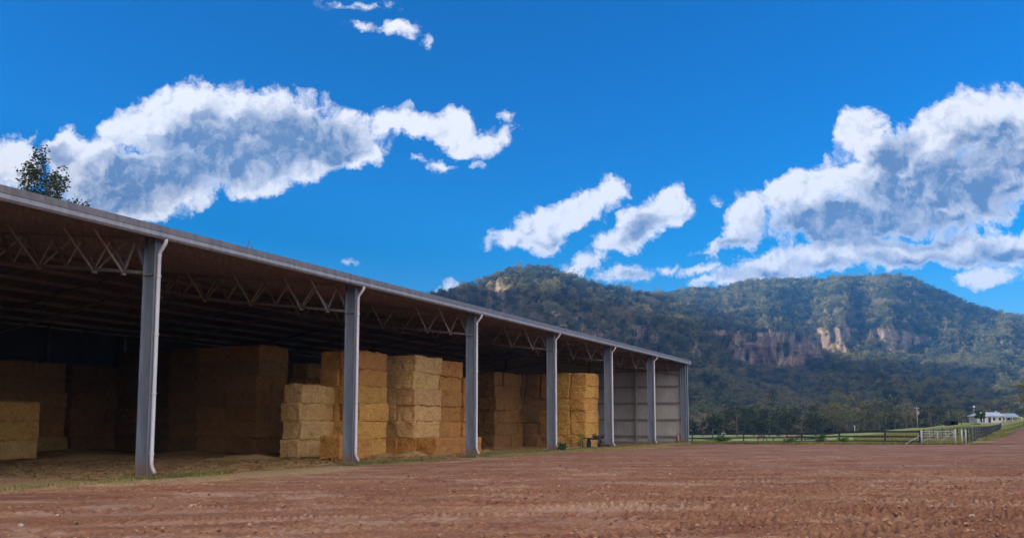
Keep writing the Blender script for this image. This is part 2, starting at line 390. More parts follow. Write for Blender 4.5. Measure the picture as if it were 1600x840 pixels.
edge = np.where(pxa > 1500, 73.5+(pxa-1500)*.06, edge)/np.cos(np.clip(A, -1.0, 1.0))
edge = edge+fbm(pxa/25, np.zeros_like(pxa), 0., 3, 11)*1.2
edge = np.where(np.abs(A) > 1.0, 100, edge)
RR = RR*np.minimum(1., edge/100)**np.clip((RR-45)/55, 0, 1)
X, Y = RR*np.sin(A), RR*np.cos(A)
u, v = to_uv(X, Y)
# where the surface is churned
near = 1/(1+np.exp((RR-40)/9))
chz = 1/(1+np.exp(-(X+3.2-.10*(Y-12)+2.6*fbm(X/5, Y/7, 0., 3, 5))/.9))*1.
churn = np.clip(.24+.9*chz*np.clip(fbm(X/6+3, Y/6, 0., 3, 8)*1.2+.75, .12, 1.0), 0, 1)*near
churn = churn*np.where(v > -1.5, .15, 1)
h = fbm(X/7, Y/7, 0., 3, 21)*.05
clod = np.abs(fbm(X/.17, Y/.26, 0., 3, 31, .62)); h = h-(clod-.25)*.19*churn
h = h+fbm(X/.11, Y/.11, 0., 2, 37)*.026*(.35+churn)
# tyre treads: slanted lugs in paired tracks
def track(cx, cy, ang, half, seed, amp, length):
    global h
    ca, sa = math.cos(ang), math.sin(ang)
    t = (X-cx)*ca+(Y-cy)*sa; s = -(X-cx)*sa+(Y-cy)*ca + 1.1*np.sin(t/6.5+seed)
    for off in (-half, half):
        q = s-off; band = np.clip(1.5-np.abs(q)/.30, 0, 1)*np.clip((length-np.abs(t))/3, 0, 1)
        lug = np.abs((((t+np.abs(q)*1.1+.05*fbm(X*2, Y*2, 0., 2, seed))/.27) % 1)-.5)*2
        h = h + band*((np.clip(lug*1.9-.45, 0, 1))*.11-.06)*amp*(.55+.45*np.clip(fbm(X/1.3, Y/1.3, 0., 2, seed+3)+.8, 0, 1))
for k, (cx, cy, an, hf, am, ln) in enumerate([(1.5,15.5,.18,.95,1.,16),(3,18.5,-.22,.95,.95,17),(6,14,.42,.95,.9,14),(5,23,.05,.95,.9,22),(0,20.5,.55,.95,.7,12),(9,17.5,-.5,.95,.8,13),
                                         (2,13.4,-.1,.9,.9,11),(8,28,.1,.95,.7,22),(-2,17.8,.1,.95,.5,8),(12,24,.6,.95,.7,14),(7,20,-.1,.95,.8,12)]):
    track(cx, cy, an, hf, k*1.7, am, ln)
lane = np.zeros_like(X)
for k, (cx, cy, an, hf, ln, wd) in enumerate([(10,30,.10,1.0,40,.32),(14,44,.16,1.0,60,.4),(4,36,.34,1.0,40,.34),(20,58,.05,1.1,60,.5),(-2,14.5,.12,.95,9,.26),(12,21,-.16,.95,22,.25),(26,66,.2,1.2,50,.6)]):
    ca, sa = math.cos(an), math.sin(an); t = (X-cx)*ca+(Y-cy)*sa; s = -(X-cx)*sa+(Y-cy)*ca+1.6*np.sin(t/11.+k)
    for off in (-hf, hf): lane = np.maximum(lane, np.exp(-((s-off)/wd)**4)*np.clip((ln-np.abs(t))/6, 0, 1))
    h = h - .02*np.exp(-((np.abs(s)-hf)/wd)**2) + .018*np.exp(-((np.abs(s)-hf-wd*1.3)/(wd*.4))**2)
# hoof pits
cell = .62; gi, gj = np.floor(X/cell).astype(int), np.floor(Y/cell).astype(int)
jx, jy = _h(gi, gj, 0, 91), _h(gi, gj, 1, 92); on_ = _h(gi, gj, 2, 93)
dd = np.hypot(X-(gi+.2+.6*jx)*cell, Y-(gj+.2+.6*jy)*cell)
h = h - np.clip(1-dd/.10, 0, 1)**.7*.13*(on_ > .5)*churn*1.3 + np.clip(1-np.abs(dd-.12)/.05, 0, 1)*.012*(on_ > .62)*churn
fade = np.clip((edge-RR)/6, 0, 1)
h = h*np.clip(1-(RR-60)/60, .2, 1)*np.where(np.abs(A) > .75, .3, 1)
Zy = np.where(RR > 66, GH(X, Y), 0)+h*fade*np.where((v > -1.2) & (v < 1.), .4, 1) - .0*fade
Zy = np.where((edge-RR) < .4, Zy-.02, Zy)
rr_y, az_y = rr.copy(), az.copy()
yard = np_mesh('dirt_yard', np.stack([X, Y, Zy], -1).reshape(-1, 3), grid_quads(len(rr), len(az), True), M_dirt)
tag(yard, kind='structure')
def vattr(o, name, arr):
    at = o.data.attributes.new(name, 'FLOAT', 'POINT'); at.data.foreach_set('value', np.asarray(arr, np.float32).ravel())
straw = np.clip(1-np.abs(v-6)/9, 0, 1)*.9*(v > -.6)+np.where((v > -.6), .12, 0)
straw = straw+.75*np.clip(1-np.abs(v+1)/4.5,0,1)*(u<9)*(u>-9)
straw = straw+.38*np.exp(-((Y-36-.08*X)/2.2)**2)*(X > 5)*np.clip(fbm(X/6, Y/2, 0., 3, 41)+.7, 0, 1.2)
straw = straw+.8*np.exp(-((v+2.1+fbm(u/6, v*0, 0., 2, 4))/.8)**2)*np.clip(fbm(u/5, v/2, 0., 2, 44)+.6, 0, 1)
straw = straw+.5*np.exp(-(((X-13)/9)**2+((Y-60)/2.5)**2))
vattr(yard, 'straw', straw); vattr(yard, 'lane', lane)
gl = .75*np.exp(-((v+.9+.5*fbm(u/7, v*0, 0., 2, 6))/.75)**2)*np.clip(.35+1.1*fbm(u/4.5+1.7, v/3, 0., 2, 9), 0, 1)*(u > -3)*(u < 62)
gl = gl+.8*np.exp(-((v+.5)/1.1)**2)*(u > 20)*(u < 61)*.75
vattr(yard, 'green', np.clip(gl, 0, 1)+.6*np.clip(1-(edge-RR)/3., 0, 1)*(RR > 60)*(pxa > 1077))

# ---- dirt road climbing away on the right
def strip(name, cps, mat_, lift=.03):
    cps = np.array(cps, float); n = 120; t = np.linspace(0, len(cps)-1, n)
    P_ = np.stack([np.interp(t, np.arange(len(cps)), cps[:, i]) for i in range(3)], -1)
    d = np.gradient(P_[:, :2], axis=0); d /= np.linalg.norm(d, axis=1)[:, None]; nrm = np.stack([d[:, 1], -d[:, 0]], -1)
    k = 13; s = np.linspace(-1, 1, k)
    XX = P_[:, 0, None]+nrm[:, 0, None]*s*P_[:, 2, None]; YY = P_[:, 1, None]+nrm[:, 1, None]*s*P_[:, 2, None]
    XX = XX+fbm(YY/2.5, XX/2.5, 0., 3, 5)*.5
    ZZ = GH(XX, YY)+lift*np.clip((P_[:, 1, None]-76)/10, -.5, 1)+(1-np.abs(s)**4)*.06+fbm(XX/3, YY/3, 0., 3, 9)*.05-.15*(np.abs(s) > .98)+fbm(XX/9, YY/9, 0., 4, 3)*.1
    o = np_mesh(name, np.stack([XX, YY, ZZ], -1).reshape(-1, 3), grid_quads(n, k), mat_); tag(o, kind='structure'); vattr(o, 'straw', np.zeros(n*k)); vattr(o, 'green', np.zeros(n*k)); return o
strip('dirt_road', [(47,72,8),(54,84,6),(68,106,5.5),(89,138,5.5),(116,172,5),(150,205,4.5)], M_dirt, .12)

# ------------------------------------------------------------------ mountains
def f_mtn(q, b):
    tc = q.n('ShaderNodeTexCoord').outputs['Object']; nz = q.n('ShaderNodeSeparateXYZ', {0: q.n('ShaderNodeNewGeometry').outputs['True Normal']}).outputs[2]
    st = q.noise(q.n('ShaderNodeMapping', {'Vector': tc, 'Scale': (.012,.012,.09)}).outputs[0], 1., 7, .7, .6).outputs[0]
    st2 = q.noise(q.n('ShaderNodeMapping', {'Vector': tc, 'Scale': (.07,.07,.02)}).outputs[0], 1., 6, .7).outputs[0]
    rock = q.mix(q.ss(st, .38, .64), (.15,.12,.10), (.28,.215,.16)); rock = q.mix(q.ss(st2, .42, .62), rock, (.14,.11,.10)); rock = q.mix(q.m('MULTIPLY', q.ss(st2, .42, .3), .8), rock, (.38,.31,.235))
    n = q.noise(tc, .03, 6, .7).outputs[0]
    soil = q.mix(q.ss(n, .4, .65), (.045,.05,.024), (.12,.095,.05))
    k = q.ss(q.m('ADD', nz, q.m('MULTIPLY', q.m('SUBTRACT', n, .5), .25)), .50, .34)
    q.l.new(q.mix(k, soil, rock), b.inputs['Base Color']); bump(q, b, q.m('ADD', st, st2), 1., 6.)
M_mtn = mat('mountain_rock_and_soil', f_mtn, rough=.95, spec=.1)
def mountain(name, pxs, rows, pyf, zdisp, seed):
    """pyf(row, px) gives the silhouette height of each shell as the photo column px sees it"""
    pxs = np.asarray(pxs, float); n = len(rows)
    sub = []; 
    tt = np.linspace(0, n-1, (n-1)*22+1)
    PYt = np.stack([pyf(i, pxs) for i in range(n)]); Zr = np.asarray(rows, float)
    i0 = np.minimum(tt.astype(int), n-2); f = (tt-i0)[:, None]
    PY = PYt[i0]*(1-f)+PYt[i0+1]*f; Z = Zr[i0][:, None]*(1-f)+Zr[i0+1][:, None]*f
    PXX = np.broadcast_to(pxs, PY.shape)
    amp = np.interp(tt, np.arange(n), zdisp)[:, None]
    ridg = 1-np.abs(fbm(PXX/85+seed, PY/230+seed, 0., 5, seed, .55))*2.6
    Zd = Z-ridg*amp*.8 + fbm(PXX/22, PY/60, 0., 4, seed+5)*amp*.35
    Xw = (PXX-800)*Zd/1300; Zw = EYE-(PY-665)*Zd/1300
    Zw = Zw + fbm(Xw/30, Zd/30, 0., 4, seed+9)*3.
    return np.stack([Xw, Zd, Zw], -1), tt
sA = np.array([(-900,320),(-300,335),(0,345),(200,372),(350,405),(500,446),(600,472),(680,463),(720,452),(760,438),(800,422),(830,417),(860,422),(900,437),(950,450),(1000,460),(1040,465),(1075,480),(1105,505),(1125,535),(1150,566),(1200,606),(1270,642),(1340,668),(1500,684)], float)  # unseen left end of the ridge raised to shade the slopes
sB = np.array([(900,470),(1000,462),(1040,461),(1080,455),(1130,450),(1180,440),(1230,438),(1280,437),(1330,434),(1400,431),(1430,435),(1460,450),(1500,469),(1530,482),(1570,492),(1600,497),(1700,505),(1900,540)], float)
cT = np.array([(900,540),(1080,520),(1120,514),(1200,519),(1240,516),(1300,512),(1400,513),(1440,524),(1520,530),(1600,535),(1900,560)], float)
cB = np.array([(900,575),(1080,575),(1120,572),(1200,578),(1240,582),(1300,560),(1400,556),(1440,552),(1520,550),(1600,552),(1900,570)], float)
def I(T, x): return np.interp(x, T[:, 0], T[:, 1])
def pyA(i, x):
    s = I(sA, x); f = [0, .12, .42, .78, 1., .80][i]
    return 684+(s-684)*f
def pyB(i, x):
    s = I(sB, x); t = I(cT, x); b = I(cB, x)
    return [np.full_like(x, 684), 664+(b-b), b*.45+664*.55, b*.8+664*.2, b, t, t*.62+s*.38, t*.2+s*.8, s, s*.75+664*.25][i]
vA, tA = mountain('a', np.linspace(-900, 1480, 480), [430, 620, 880, 1120, 1300, 1500], pyA, [0, 40, 150, 150, 55, 0], 3)
vB, tB = mountain('b', np.linspace(900, 1900, 420), [430, 650, 900, 1130, 1240, 1275, 1400, 1560, 1680, 1950], pyB, [0, 25, 70, 90, 60, 60, 130, 120, 35, 0], 8)
mtA = np_mesh('mountain', vA.reshape(-1, 3), grid_quads(*vA.shape[:2]), M_mtn); tag(mtA, kind='structure')
mtB = np_mesh('mountain', vB.reshape(-1, 3), grid_quads(*vB.shape[:2]), M_mtn); tag(mtB, kind='structure')
# unseen range added to the west, behind the shed and out of frame: it keeps the low sun off the yard
hy = np.linspace(-500, 1650, 130); hx = np.linspace(-1300, -330, 60)
HX, HY = np.meshgrid(hx, hy)
far = np.clip((HY-380)/220, 0, 1); prof = np.clip(1-np.abs(HX+620+200*far)/(290+60*far), 0, 1)**.8; endf = np.clip((1650-HY)/160, 0, 1)*np.clip((HY+500)/120, 0, 1)
HZ = -6+prof*endf**.7*(225+140*far+24*fbm(HX/90, HY/90, 0., 4, 2))+fbm(HX/30, HY/30, 0., 3, 3)*3
hw = np_mesh('shade_hill', np.stack([HX, HY, HZ], -1).reshape(-1, 3), grid_quads(len(hy), len(hx))[:, ::-1], M_mtn); tag(hw, kind='structure')

# ------------------------------------------------------------------ trees
def f_leaf(c1, c2, c3):
    def fn(q, b):
        tc = q.n('ShaderNodeTexCoord').outputs['Object']; oi = q.n('ShaderNodeObjectInfo').outputs['Random']
        n = q.noise(tc, .8, 3).outputs[0]; n2 = q.noise(tc, 9., 2).outputs[0]
        c = q.mix(q.ss(n, .35, .65), c1, c2); c = q.mix(q.m('MULTIPLY', q.ss(n2, .45, .7), .6), c, c3)
        c = q.mix(1., c, q.mix(oi, (.72,.78,.8), (1.25,1.12,.95)), 'MULTIPLY')
        q.l.new(c, b.inputs['Base Color'])
        b.inputs['Subsurface Weight'].default_value = 0
    return fn
M_gum = mat('gum_leaves', f_leaf((.060,.070,.030), (.125,.128,.05), (.27,.225,.08)), rough=.6, spec=.3)
M_dkleaf = mat('dark_tree_leaves', f_leaf((.026,.040,.020), (.045,.062,.030), (.07,.085,.04)), rough=.7, spec=.2)
M_green = mat('green_tree_leaves', f_leaf((.03,.065,.018), (.05,.10,.028), (.07,.12,.03)), rough=.6, spec=.3)
M_grey = mat('grey_bare_twigs', f_leaf((.12,.105,.09), (.17,.15,.125), (.2,.18,.15)), rough=.9, spec=.1)
M_bark = mat('grey_brown_bark', f_metal((.085,.07,.058), (.16,.135,.115)), rough=.9)
def leaf_cloud(cs, rads, n, size, rng, flat=.75):
    """many small leaf faces spread through clumps"""
    cs = np.asarray(cs); rads = np.asarray(rads); k = rng.choice(len(cs), n, p=rads**2/np.sum(rads**2))
    d = rng.normal(size=(n, 3)); d /= np.linalg.norm(d, axis=1)[:, None]; r = rng.random(n)**.45
    c = cs[k]+d*(rads[k]*r)[:, None]*np.array([1, 1, flat])
    a = rng.normal(size=(n, 3)); a[:, 2] *= .5; a /= np.linalg.norm(a, axis=1)[:, None]
    b = np.cross(a, rng.normal(size=(n, 3))); b /= np.linalg.norm(b, axis=1)[:, None]
    s = size*(.6+.8*rng.random(n))[:, None]
    v = np.stack([c-a*s, c+b*s*.55, c+a*s, c-b*s*.55], 1).reshape(-1, 3)
    q = np.arange(4*n).reshape(-1, 4); return v, q
def tree(name, H, Wd, seed, leafmat, nleaf=1400, lsize=.28, base=.25, trunk_r=.22, shape='gum', label=None, group=None, loc=(0,0,0), twiggy=False, nl=7):
    rng = np.random.default_rng(seed); root = empty(name, loc)
    t = MB(); cs = []; rs = []
    lean = rng.normal(size=2)*.06*H
    top = Vector((lean[0], lean[1], H*.86)); pts = [Vector((lean[0]*k**2, lean[1]*k**2, H*.86*k-.3*(k == 0))) for k in np.linspace(0, 1, 7)]
    t.tube(pts, [trunk_r*(1-.8*k) for k in np.linspace(0, 1, 7)], 7)
    for i in range(nl):
        k = base+(.92-base)*(i+.4*rng.random())/nl; p0 = pts[int(k*6)].lerp(pts[min(int(k*6)+1, 6)], k*6-int(k*6))
        a = i*2.4+rng.random()*1.0
        if shape == 'cone': rad = Wd/2*(1.08-k)
        elif shape == 'oval': rad = Wd/2*math.sin(math.pi*min(1, max(.12, (k-base*.5)/(1-base*.4))))
        else: rad = Wd/2*(.55+.6*math.sin(math.pi*(k-base)/(1-base)*.9+.2))*(.75+.45*rng.random())
        p3 = p0+Vector((math.cos(a)*rad*.78, math.sin(a)*rad*.78, H*.10*(.4+rng.random())))
        p1 = p0.lerp(p3, .5)+Vector((0, 0, -.02*H))
        r0 = trunk_r*(1-.8*k)*.55
        t.tube([p0, p1, p3], [r0, r0*.7, r0*.25], 5)
        for j in range(3):
            e = p1.lerp(p3, .3+.35*j)+Vector(rng.normal(size=3))*rad*.22; e.z += .03*H
            t.tube([p1.lerp(p3, .2+.25*j), e], [r0*.35, r0*.12], 4)
            cs.append(tuple(e)); rs.append(max(.07*H, rad*.34)*(.8+.5*rng.random()))
    cs.append(tuple(top)); rs.append(.09*H)
    t.build('trunk', M_bark, root, True)
    v, q = leaf_cloud(cs, rs, nleaf, lsize, rng)
    cr = np_mesh('crown', v, q, leafmat, False); cr.parent = root
    if label: tag(root, label, 'tree', group)
    return root

VT = 'trees along the creek below the mountain'
valley = [  # photo column, distance, height, width, kind
 (1128,330,10,9,'dark'),(1150,322,11,9,'dark'),(1176,335,10.5,8,'dark'),(1200,326,12,10,'dark'),(1226,338,10,9,'dark'),(1250,330,11.5,10,'dark'),(1272,345,9,8,'dark'),
 (1300,340,12,10,'mid'),(1322,330,13,10,'mid'),(1348,345,11,10,'mid'),(1372,338,12.5,11,'mid'),(1396,350,10,9,'dark'),(1414,335,9,7.5,'grey'),(1426,352,8,7,'mid'),(1452,345,8.5,10,'dark'),(1097,350,9,5,'grey'),(1112,300,7,5,'dark')]
desc = {'dark': 'dark rounded creek tree', 'mid': 'grey-green creek tree', 'grey': 'pale grey thin-leaved tree'}
place_words = ['at the left end of the dark clump','second from the left in the dark clump','with low crown third in the dark clump','tallest in the middle of the dark clump','just right of the tallest in the dark clump','broad, above the chestnut horse','at the right end of the dark clump',
 'first right of the green gap','above the thin white field post','right of the thin field post','with widest crown, left of the grey tree','just left of the grey bushy tree','beside the power pole','right behind the power pole','low and spreading right of the power pole','just right of the shed corner','small, left of the dark clump']
proto_crowns = []
for i, (px, Z, H, Wd, kd) in enumerate(valley):
    lm = {'dark': M_dkleaf, 'mid': M_gum, 'grey': M_grey}[kd]
    H *= 1.22; Wd *= 1.2
    tr = tree('creek_tree', H, Wd, 50+i, lm, 1500 if kd != 'grey' else 900, .34 if kd != 'grey' else .22, .14, .2, 'gum', '%s %s' % (desc[kd], place_words[i]), VT, on(px, Z), nl=9)
    if kd != 'grey' and len(proto_crowns) < 12: proto_crowns.append([c for c in tr.children if c.name.startswith('crown')][0])

# forest on the mountains: far too many trees to count
def forest(name, V, n, seed, cliff, smin, smax, crowns, jitter=0):
    rng = np.random.default_rng(seed); nr, nc = V.shape[:2]
    a = V[1:, :-1]-V[:-1, :-1]; b = V[:-1, 1:]-V[:-1, :-1]
    nrm = np.cross(a, b); area = np.linalg.norm(nrm, axis=2); nz = np.abs(nrm[..., 2])/np.maximum(area, 1e-6)
    area = np.abs(nrm[..., 2])+.25*area
    ctr = V[:-1, :-1]
    dens = np.clip((nz-.36)/.3, .05, 1)*np.clip(.62+1.1*fbm(ctr[..., 0]/70, ctr[..., 1]/70, 0., 3, seed), .12, 1)
    dens = dens*np.clip((1250/np.maximum(ctr[..., 1], 300)), .6, 1.8)**.5
    if cliff is not None: dens = dens*cliff(ctr, nz)
    wgt = (area*dens).ravel(); wgt /= wgt.sum()
    k = rng.choice(len(wgt), n, p=wgt); i, j = k//(nc-1), k % (nc-1); s, t = rng.random(n)[:, None], rng.random(n)[:, None]
    P_ = V[i, j]*(1-s)*(1-t)+V[i+1, j]*s*(1-t)+V[i, j+1]*(1-s)*t+V[i+1, j+1]*s*t
    P_[:, 2] -= .8
    o = np_mesh(name, P_, np.zeros((0, 4), int), None) if False else None
    me = bpy.data.meshes.new(name); me.vertices.add(n); me.vertices.foreach_set('co', P_.astype(np.float32).ravel()); me.update()
    o = bpy.data.objects.new(name, me); COL.objects.link(o)
    sc = smin+(smax-smin)*rng.random(n)**1.6; at = me.attributes.new('sc', 'FLOAT', 'POINT'); at.data.foreach_set('value', sc.astype(np.float32))
    at = me.attributes.new('vr', 'INT', 'POINT'); at.data.foreach_set('value', rng.integers(0, len(crowns), n).astype(np.int32))
    at = me.attributes.new('rz', 'FLOAT', 'POINT'); at.data.foreach_set('value', (rng.random(n)*6.28).astype(np.float32))
    g = bpy.data.node_groups.new(name, 'GeometryNodeTree'); g.interface.new_socket('Geometry', in_out='INPUT', socket_type='NodeSocketGeometry'); g.interface.new_socket('Geometry', in_out='OUTPUT', socket_type='NodeSocketGeometry')
    q = NT(g); gi = g.nodes.new('NodeGroupInput'); go = g.nodes.new('NodeGroupOutput')
    jn = g.nodes.new('GeometryNodeGeometryToInstance')
    for c in crowns:
        oi = q.n('GeometryNodeObjectInfo', transform_space='ORIGINAL'); oi.inputs['Object'].default_value = c
        q.l.new(oi.outputs['Geometry'], jn.inputs[0])
    # one Geometry to Instance per crown so that each stays a separate pick
    g.nodes.remove(jn); join = g.nodes.new('GeometryNodeJoinGeometry')
    for nd in [x for x in g.nodes if x.bl_idname == 'GeometryNodeObjectInfo']:
        ti = g.nodes.new('GeometryNodeGeometryToInstance'); q.l.new(nd.outputs['Geometry'], ti.inputs[0]); q.l.new(ti.outputs[0], join.inputs[0])
    def attr(nm, ty):
        x = g.nodes.new('GeometryNodeInputNamedAttribute'); x.data_type = ty; x.inputs[0].default_value = nm; return x.outputs[0]
    ip = g.nodes.new('GeometryNodeInstanceOnPoints'); q.l.new(gi.outputs[0], ip.inputs['Points']); q.l.new(join.outputs[0], ip.inputs['Instance'])
    ip.inputs['Pick Instance'].default_value = True; q.l.new(attr('vr', 'INT'), ip.inputs['Instance Index'])
    cx = g.nodes.new('ShaderNodeCombineXYZ'); q.l.new(attr('rz', 'FLOAT'), cx.inputs[2]); q.l.new(cx.outputs[0], ip.inputs['Rotation']); q.l.new(attr('sc', 'FLOAT'), ip.inputs['Scale'])
    q.l.new(ip.outputs[0], go.inputs[0])
    md = o.modifiers.new('forest', 'NODES'); md.node_group = g
    tag(o, kind='stuff'); return o
def lower(ctr, nz): return 1.
fo = forest('forest', vA, 26000, 1, None, .55, 1.05, [c for c in proto_crowns])
tag(fo, 'dense bushland covering the shaded left mountain', 'forest')
fo = forest('forest', vB, 30000, 2, None, .5, 1.05, [c for c in proto_crowns])
tag(fo, 'open eucalypt bushland over the flat-topped mountain and its foot', 'forest')

# tall gums behind the shed, only their tops clear the roof
def gum_top(name, px, py_top, Z, Wd, seed, label, H=None):
    """old gum: leaning limbs, wispy tufts of leaves"""
    x, y, z = PX(px, py_top, Z); H = z-gh(x, y); rng = np.random.default_rng(seed)
    root = empty(name, (x, y, gh(x, y))); t = MB(); cs = []; rs = []
    def grow(p, d, L_, r, depth):
        q = [p]; 
        for k in range(4):
            d = (d+Vector(rng.normal(size=3))*.16+Vector((0,0,.05))).normalized(); q.append(q[-1]+d*L_/4)
        t.tube(q, [r*(1-.5*k/4) for k in range(5)], 6 if depth < 3 else 4)
        if depth >= 4: cs.append(tuple(q[-1])); rs.append(.24+.22*rng.random()); return
        if depth >= 2: cs.append(tuple(q[3])); rs.append(.18+.16*rng.random())
        for j in range(3 if depth < 4 else 2):
            a = Vector(rng.normal(size=3)); a = (a-d*a.dot(d)).normalized()
            grow(q[-1 if j < 2 else 2], (d*.75+a*.75+Vector((0, 0, .12))).normalized(), L_*.66, r*.55, depth+1)
    t.tube([(0,0,-.3),(.1,0,H*.25),(.0,.2,H*.5)], [.34,.28,.22], 9)
    for j in range(5):
        a = j*1.26+.4; grow(Vector((0,.2,H*(.36+.035*j))), Vector((math.cos(a)*.55, math.sin(a)*.55, .95)).normalized(), H*.19, .13, 0)
    # fit the crown height to the tree's height
    cs = np.array(cs); sc = H/ (cs[:, 2].max()+.2); cs = cs*[1, 1, sc]; 
    wd = (cs[:, 0].max()-cs[:, 0].min()); sx = Wd/wd; cs[:, :2] *= sx
    t.v = [vv*[sx, sx, sc] for vv in t.v]
    t.build('trunk', M_bark, root, True)
    v, q = leaf_cloud(cs, np.array(rs)*1.0, 9500, .085, rng, .8)
    cr = np_mesh('crown', v, q, M_dkleaf, False); cr.parent = root; tag(root, label, 'tree'); return root
gum_top('gum_tree', 90, 235, 52, 5.2, 12, 'wispy gum tree rising above the shed roof at the left')
gum_top('gum_tree', -22, 262, 52, 4.2, 5, 'gum tree at the very left edge, just peeping over the roof')

# ------------------------------------------------------------------ the shed
shed = empty('hay_shed', UVW(0, 0), SHED_RZ)
tag(shed, 'long open-fronted steel hay shed with grey columns and white downpipes', 'shed')
U0, U1, VB, RID = -20.2, 60.75, 28., 14.
SL = .1317; ZE = 7.74                                 # roof slope and height of the sheet's underside at the eave
def zr(v): return ZE+SL*(v+.55) if v <= RID else ZE+SL*(RID+.55)-SL*(v-RID)
# roof sheets with real ribs running down the slope
nu = int((U1+.25-(U0-.25))/.19)
us = np.linspace(U0-.25, U1+.25, nu); k = np.arange(nu) % 4; rib = np.where(k == 0, .035, 0)
vs = [-.55, RID, VB+.55]
top = np.array([[(u_, v_, zr(v_)+r_+.006) for u_, r_ in zip(us, rib)] for v_ in vs]); bot = top-[0, 0, .006]
def shell(name, a, b, mt):
    nr, nc = a.shape[:2]; v_ = np.concatenate([a.reshape(-1, 3), b.reshape(-1, 3)]); q = grid_quads(nr, nc)
    o = np_mesh(name, v_, np.concatenate([q, q[:, ::-1]+nr*nc]), mt, False); o.parent = shed; return o
shell('roof', top, bot, M_roof)
# wall sheets
def wall_sheet(name, p0, p1, z0, ztop, mt, inn):
    L_ = math.hypot(p1[0]-p0[0], p1[1]-p0[1]); n = int(L_/.19); a = []
    for i in range(n+1):
        t = i/n; x = p0[0]+(p1[0]-p0[0])*t; y = p0[1]+(p1[1]-p0[1])*t; o_ = .009 if (i % 2) else 0
        a.append((x+inn[0]*o_, y+inn[1]*o_, ztop(x, y)))
    a = np.array(a); b = a.copy(); b[:, 2] = z0
    v_ = np.concatenate([a, b]); m = len(a); o = np_mesh(name, v_, [(i, i+1, m+i+1, m+i) for i in range(m-1)], mt, False); o.parent = shed; return o
wall_sheet('end_wall', (U1, .32), (U1, VB), .14, lambda x, y: zr(y)-.01, M_wall, (1, 0))
wall_sheet('end_wall', (U0, -.2), (U0, VB), -.1, lambda x, y: zr(y)-.01, M_rear, (-1, 0))  # unseen left end wall, added to keep the inside dark
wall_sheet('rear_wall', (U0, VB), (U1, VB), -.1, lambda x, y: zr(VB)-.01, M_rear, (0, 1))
MB().box(U1-.06, U1+.12, -.26, VB, -.2, .12).build('wall_footing', M_conc, shed)
# girts and posts of the end wall
for z in (.55, 2.15, 3.75, 5.35, 6.9): MB().box(U1-.19, U1-.035, .28, VB-.1, z, z+.16).build('girt', M_truss, shed)
for v_ in (4.8, 9.6, 14.4, 19.2, 24.): MB().box(U1-.36, U1-.2, v_-.08, v_+.08, 0, zr(v_)-.25).build('wall_post', M_truss, shed)
m = MB(); m.box(U1-.05, U1+.16, -.36, -.335, 0, 7.6); m.box(U1+.135, U1+.16, -.334, .3, 0, 7.6); m.build('corner_flashing', M_gutter, shed)
for z in (.55, 2.15, 3.75, 5.35, 6.9): MB().box(U1+.0, U1+.13, -.32, .27, z, z+.14).build('girt', M_truss, shed)
for v_ in (9.3, 18.6): MB().box(U0+.05, U1-.5, VB-.2, VB-.05, v_*0+ (2 if v_ < 10 else 5), (2 if v_ < 10 else 5)+.16).build('girt', M_truss, shed)
# gutter, fascia and roof edge
def profile(name, pts, u0, u1, mt):
    a = np.array([[(u_, p[0], p[1]) for p in pts] for u_ in np.linspace(u0, u1, 9)]); nr, nc = a.shape[:2]
    wob = np.array([.012*math.sin(i*2.1) for i in range(9)]); a[:, :, 2] += wob[:, None]*.5
    q = grid_quads(nr, nc, True); o = np_mesh(name, a.reshape(-1, 3), q, mt, False); o.parent = shed
    return o
GV = -.55
profile('gutter', [(GV-.02, 7.63), (GV-.14, 7.65), (GV-.16, 7.52), (GV-.10, 7.46), (GV-.02, 7.46), (GV-.004, 7.48), (GV-.004, 7.66)], U0-.25, U1+.25, M_gutter)
profile('roof_edge', [(GV+.10, 7.90), (GV-.10, 7.875), (GV-.15, 7.66), (GV-.13, 7.655), (GV-.06, 7.80), (GV+.10, 7.84)], U0-.25, U1+.25, M_flash)
# purlins
for v_ in list(np.arange(-.35, RID, 1.45))+list(np.arange(RID+.8, VB, 1.9)):
    z = zr(v_)
    m = MB(); m.box(U0, U1, v_-.012, v_+.012, z-.205, z-.012); m.box(U0, U1, v_-.012, v_+.06, z-.207, z-.19); m.build('purlin', M_truss, shed)
# columns: deep I sections, web across the shed
def I_column():
    c = MB(); h = .26
    c.box(-.11, .11, -h, -h+.022, .02, 7.62); c.box(-.11, .11, h-.022, h, .02, 7.62); c.box(-.008, .008, -h+.022, h-.022, .02, 7.62)
    o = c.build('column', M_steel, shed)
    b = MB(); b.box(-.2, .2, -.34, .34, 0., .03); 
    for sx in (-.15, .15):
        for sy in (-.3, .3): b.tube([(sx, sy, .03), (sx, sy, .08)], .018, 6)
    b.build('base_plate', M_steel, o)
    s = MB(); s.box(-.10, -.01, -h+.025, h-.025, 6.40, 6.425); s.box(.01, .10, -h+.025, h-.025, 6.40, 6.425); s.build('stiffener', M_truss, o)
    f = MB(); f.box(-.34, .34, -.42, .42, -.3, -.003+.03); f.build('footing', M_conc, o); o.children[-1].location.z = -.02
    return o
def downpipe():
    y = -.26-.085; r = .06
    pts = [(0.0, GV-.07, 7.50), (0, GV-.07, 7.40), (0, GV-.04, 7.33), (0, y-.03, 7.10), (0, y, 7.02), (0, y, 3.5), (0, y, .42), (0, y-.03, .33), (0, y-.13, .2), (0, y-.16, .12)]
    o = MB().tube(pts, r, 14).build('downpipe', M_pipe, shed, True)
    for z in (.72, 2.6, 4.45, 6.3): MB().tube([(0, y, z), (0, y, z+.035)], r+.022, 14).build('pipe_clip', M_pipe, o)
    MB().tube([(0, y, 6.95), (0, y, 7.03)], r+.009, 14).build('pipe_joint', M_pipe, o)
    return o
